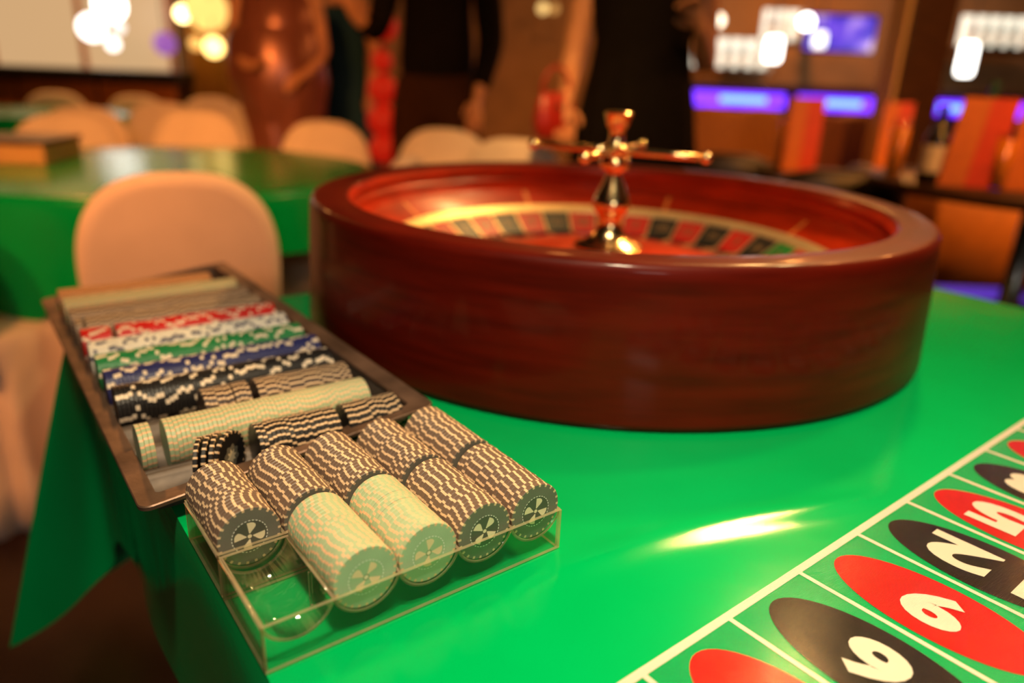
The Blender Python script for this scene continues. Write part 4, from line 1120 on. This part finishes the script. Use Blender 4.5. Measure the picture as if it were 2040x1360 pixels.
shelf(1.70, 2.52, 0.44, 8.0, 'lower lit bar shelf just right of the black gown', 6, 'lower left')
shelf(2.36, 2.76, 0.72, 8.0, 'upper lit bar shelf left of the television', 3, 'upper middle')
shelf(4.34, 5.40, 0.74, 8.0, 'upper lit bar shelf at the right edge beyond the pillar', 8, 'upper right')
def tube_lamp(x, z0, z1, r, st, label):
    e = empty('bar_tube_lamp', (x, 7.6, z0)); tag(e, label, 'lamp', 'white tube lamps over the right bar')
    MB().lathe([(0, 0), (r * 0.8, 0.0), (r, r * 0.4), (r, z1 - z0 - r * 0.4), (r * 0.8, z1 - z0), (0, z1 - z0)], 20).make('glass_tube', emit('tube_lamp_glass', (1.0, 0.95, 0.86), st), e, True)
    MB().tube([(0, 0, z1 - z0), (0, 0, 2.2 - z0)], 0.006, 6).make('cord', BLACKM, e, True)
tube_lamp(1.70, 0.46, 0.70, 0.045, 2.5, 'white tube lamp nearest the black gown')
tube_lamp(2.36, 0.52, 0.74, 0.075, 6, 'white tube lamp above the lower lit shelf')
tube_lamp(2.78, 0.66, 0.80, 0.06, 2.5, 'white tube lamp touching the left side of the television')
tube_lamp(3.55, 0.44, 0.82, 0.085, 7, 'white tube lamp right of the television')
tube_lamp(4.20, 0.47, 0.76, 0.07, 7, 'white tube lamp right of the dark pillar')
globe('wall_spot', (1.80, 7.6, 0.86), 0.062, (1.0, 0.86, 0.62), 4, 'round lamp alone at the top left of the right bar', 'round lamps over the right bar', 2.2 - 0.86)
globe('wall_spot', (2.63, 7.6, 0.88), 0.066, (1.0, 0.97, 0.92), 8, 'round bright lamp at the upper left corner of the television', 'round lamps over the right bar', 2.2 - 0.88)
# bartender's dark stool back in front of the bar, pillar
pl = empty('pillar', (2.10, 4.30, FLOOR)); tag(pl, 'dark brown square pillar between the bar and the right table', 'pillar')
MB().rbox((-0.115, -0.115, 0), (0.115, 0.115, 2.95), 0.01).make('shaft', DARKWOOD, pl)
MB().rbox((-0.135, -0.135, 0), (0.135, 0.135, 0.12), 0.01).make('plinth', BLACKM, pl)
MB().box((-0.135, -0.1, 0.12), (-0.118, 0.1, 2.9)).make('corner_strip', BRASS_SOFT, pl)

# ------------------------------------------------------------------ lounge between wheel and right bar
ORANGESEAT = mat('orange_upholstery', (0.50, 0.15, 0.02), 0.6, bump=0.1, bscale=150)
SOFA1 = mat('ochre_upholstery', (0.36, 0.13, 0.025), 0.7, bump=0.1, bscale=150)
SOFA2 = mat('brown_upholstery', (0.16, 0.04, 0.012), 0.7, bump=0.1, bscale=150)
BLACKLEA = mat('black_leather', (0.014, 0.010, 0.008), 0.4, bump=0.1, bscale=120)
def booth(x, y, w, top, m, label, rz=0.0, low=0.05):
    e = empty('booth_sofa', (x, y, FLOOR), rz); tag(e, label, 'sofa', 'booth sofas before the bar')
    ring = []
    b = MB(); n = 24
    for yy, ins in ((0.0, 0.03), (0.02, 0.0), (0.14, 0.0), (0.16, 0.03)):
        pts = [(-w / 2 + ins, yy, low)]
        for k in range(n + 1):
            t = -1 + 2 * k / n
            pts.append((t * (w / 2 - ins), yy, top - ins - 0.05 * abs(t) ** 4 - 0.012 * math.cos(t * 5)))
        pts.append((w / 2 - ins, yy, low)); ring.append(pts)
    b.loft(ring).make('backrest', m, e, True)
    MB().rbox((-w / 2, 0.16, max(0.10, low)), (w / 2, 0.40 if low > 0.1 else 0.70, 0.45), 0.03).make('seat', m, e, True)
    for sx in (-1, 1): MB().lathe([(0.02, 0), (0.025, max(0.10, low))], 10, (sx * (w / 2 - 0.06), 0.25, 0)).make('foot', BLACKM, e, True)
booth(1.33, 4.75, 0.60, 0.915, SOFA1, 'ochre booth back just right of the black gown')
booth(2.16, 3.02, 1.12, 0.71, ORANGESEAT, 'wide orange booth back behind the right table', 0.0, 0.30)
booth(1.95, 4.75, 0.52, 0.905, SOFA2, 'dark brown booth back left of the dark pillar')
def armchair(x, y, rz, m, label, top=0.70):
    e = empty('lounge_chair', (x, y, FLOOR), rz); tag(e, label, 'chair', 'low lounge chairs')
    MB().rbox((-0.26, -0.25, 0.30), (0.26, 0.25, 0.45), 0.04).make('seat', m, e, True)
    b = MB(); rings = []
    for yy, ins in ((0.22, 0.03), (0.24, 0.0), (0.30, 0.0), (0.32, 0.03)):
        pts = [(-0.26 + ins, yy, 0.35)] + [(t * (0.26 - ins), yy + 0.05 * (1 - t * t), top - ins - 0.08 * abs(t) ** 3) for t in lin(-1, 1, 17)] + [(0.26 - ins, yy, 0.35)]
        rings.append(pts)
    b.loft(rings).make('backrest', m, e, True)
    for sx in (-1, 1):
        MB().tube([(sx * 0.28, -0.22, 0.0), (sx * 0.28, -0.23, 0.50), (sx * 0.28, -0.16, 0.60), (sx * 0.28, 0.10, 0.61), (sx * 0.27, 0.27, 0.56), (sx * 0.27, 0.27, 0.0)], 0.014, 8).make('arm_frame', BLACKM, e, True)
armchair(1.10, 4.12, R_(170), BLACKLEA, 'black leather lounge chair behind the right handle arm', 0.73)
armchair(1.28, 3.24, R_(172), BLACKLEA, 'black leather lounge chair behind the right wheel rim', 0.76)
def cafe_table(x, y, r, z, label, top=DARKWOOD):
    e = empty('cafe_table', (x, y, FLOOR)); tag(e, label, 'table', 'cafe tables')
    h = z - FLOOR
    MB().lathe([(0, h - 0.03), (r - 0.006, h - 0.03), (r, h - 0.022), (r, h - 0.006), (r - 0.006, h), (0, h)], 56).make('tabletop', top, e, True)
    MB().lathe([(0.035, 0.02), (0.03, h - 0.03)], 20).make('column', GREYM, e, True)
    MB().lathe([(0.22, 0), (0.22, 0.012), (0.04, 0.03), (0.0, 0.03)], 40).make('foot', GREYM, e, True)
cafe_table(1.36, 3.66, 0.20, -0.075, 'small table carrying the tall red menu, left of the two')
cafe_table(1.80, 3.66, 0.20, -0.045, 'small table carrying the tall red menu beside the pillar')
cafe_table(1.66, 2.42, 0.50, 0.040, 'dark round table with bottles at the right picture edge')
MENU = mat('red_menu_card', (0.55, 0.045, 0.008), 0.45); MENU2 = mat('orange_menu_card', (0.55, 0.14, 0.012), 0.45)
def menu(x, y, z, w, h, rz, label, lean=0.0):
    e = empty('menu_card', (x, y, z), rz); tag(e, label, 'menu', 'red standing menus')
    for s, m in ((-1, MENU2), (1, MENU)):
        q = MB().box((0, -0.0015, 0), (s * w, 0.0015, h)) if s > 0 else MB().box((s * w, -0.0015, 0), (0, 0.0015, h))
        q.xf(Matrix.Rotation(-s * 0.6, 4, 'Z')).v = [v + Vector((lean * v.z, 0, 0)) for v in q.v]
        q.make('leaf', m, e)
menu(1.315, 3.60, -0.0745, 0.075, 0.335, R_(-12), 'tall red menu card standing left of the brown booth back')
menu(1.735, 3.60, -0.0445, 0.060, 0.300, R_(-20), 'tall red menu card standing beside the dark pillar')
menu(1.335, 2.28, 0.0405, 0.075, 0.255, R_(-10), 'slanting red menu card on the right table', 0.10)
menu(1.50, 2.24, 0.0405, 0.075, 0.235, R_(-10), 'red menu card cut off by the right picture edge', 0.05)
# wine bottle with a big cream label, amber glasses
wb = empty('wine_bottle', (1.262, 2.34, 0.0405)); tag(wb, 'dark wine bottle with a big cream label on the right table', 'bottle')
MB().lathe([(0.034, 0), (0.037, 0.004), (0.037, 0.125), (0.030, 0.150), (0.014, 0.175), (0.0125, 0.215), (0.0145, 0.218), (0.0145, 0.228), (0, 0.228)], 24).make('glass', BOTM[3], wb, True)
MB().lathe([(0.0374, 0.035), (0.0374, 0.115)], 24, cap=False).make('paper_label', LABELM, wb, True)
bottle(1.43, 2.40, 0.0405, 0, 'green glass bottle between the two menus on the right table', 'bottles on the right table')
AMBER = mat('amber_drink', (0.62, 0.20, 0.015), 0.15)
def glass_of(x, y, z, h, r, label):
    e = empty('drinking_glass', (x, y, z)); tag(e, label, 'glass', 'amber drinks')
    MB().lathe([(r * 0.75, 0.004), (r * 0.93, h * 0.85), (0, h * 0.85)], 20).make('drink', AMBER, e, True)
    MB().lathe([(0, 0), (r * 0.78, 0), (r, h), (r * 0.95, h), (r * 0.76, 0.004)], 20, cap=False).make('tumbler', ACRYL, e, True)
glass_of(1.185, 2.42, 0.0405, 0.185, 0.030, 'tall amber drink left of the wine bottle')
glass_of(1.425, 2.27, 0.0405, 0.17, 0.032, 'tall amber drink right of the slanting red menu')
glass_of(1.26, 3.68, -0.0745, 0.28, 0.036, 'tall amber drink beside the left red menu')

# emissive slabs standing in for blue bar light reflected in the floor
FLOOR_REFL = emit('violet_floor_reflection', (0.10, 0.03, 0.75), 0.55)
for q, (x, y, lab) in enumerate(((2.62, 4.10, 'nearer emissive slab for the violet floor reflection at the right picture edge'), (3.10, 4.60, 'farther emissive slab for the violet floor reflection beyond the orange booth'))):
    e = empty('floor_reflection_slab', (x, y, FLOOR + 0.0005)); tag(e, lab, 'floor reflection', 'violet floor reflections')
    MB().box((-0.22, -0.22, 0.0), (0.22, 0.22, 0.010)).make('glass', FLOOR_REFL, e)
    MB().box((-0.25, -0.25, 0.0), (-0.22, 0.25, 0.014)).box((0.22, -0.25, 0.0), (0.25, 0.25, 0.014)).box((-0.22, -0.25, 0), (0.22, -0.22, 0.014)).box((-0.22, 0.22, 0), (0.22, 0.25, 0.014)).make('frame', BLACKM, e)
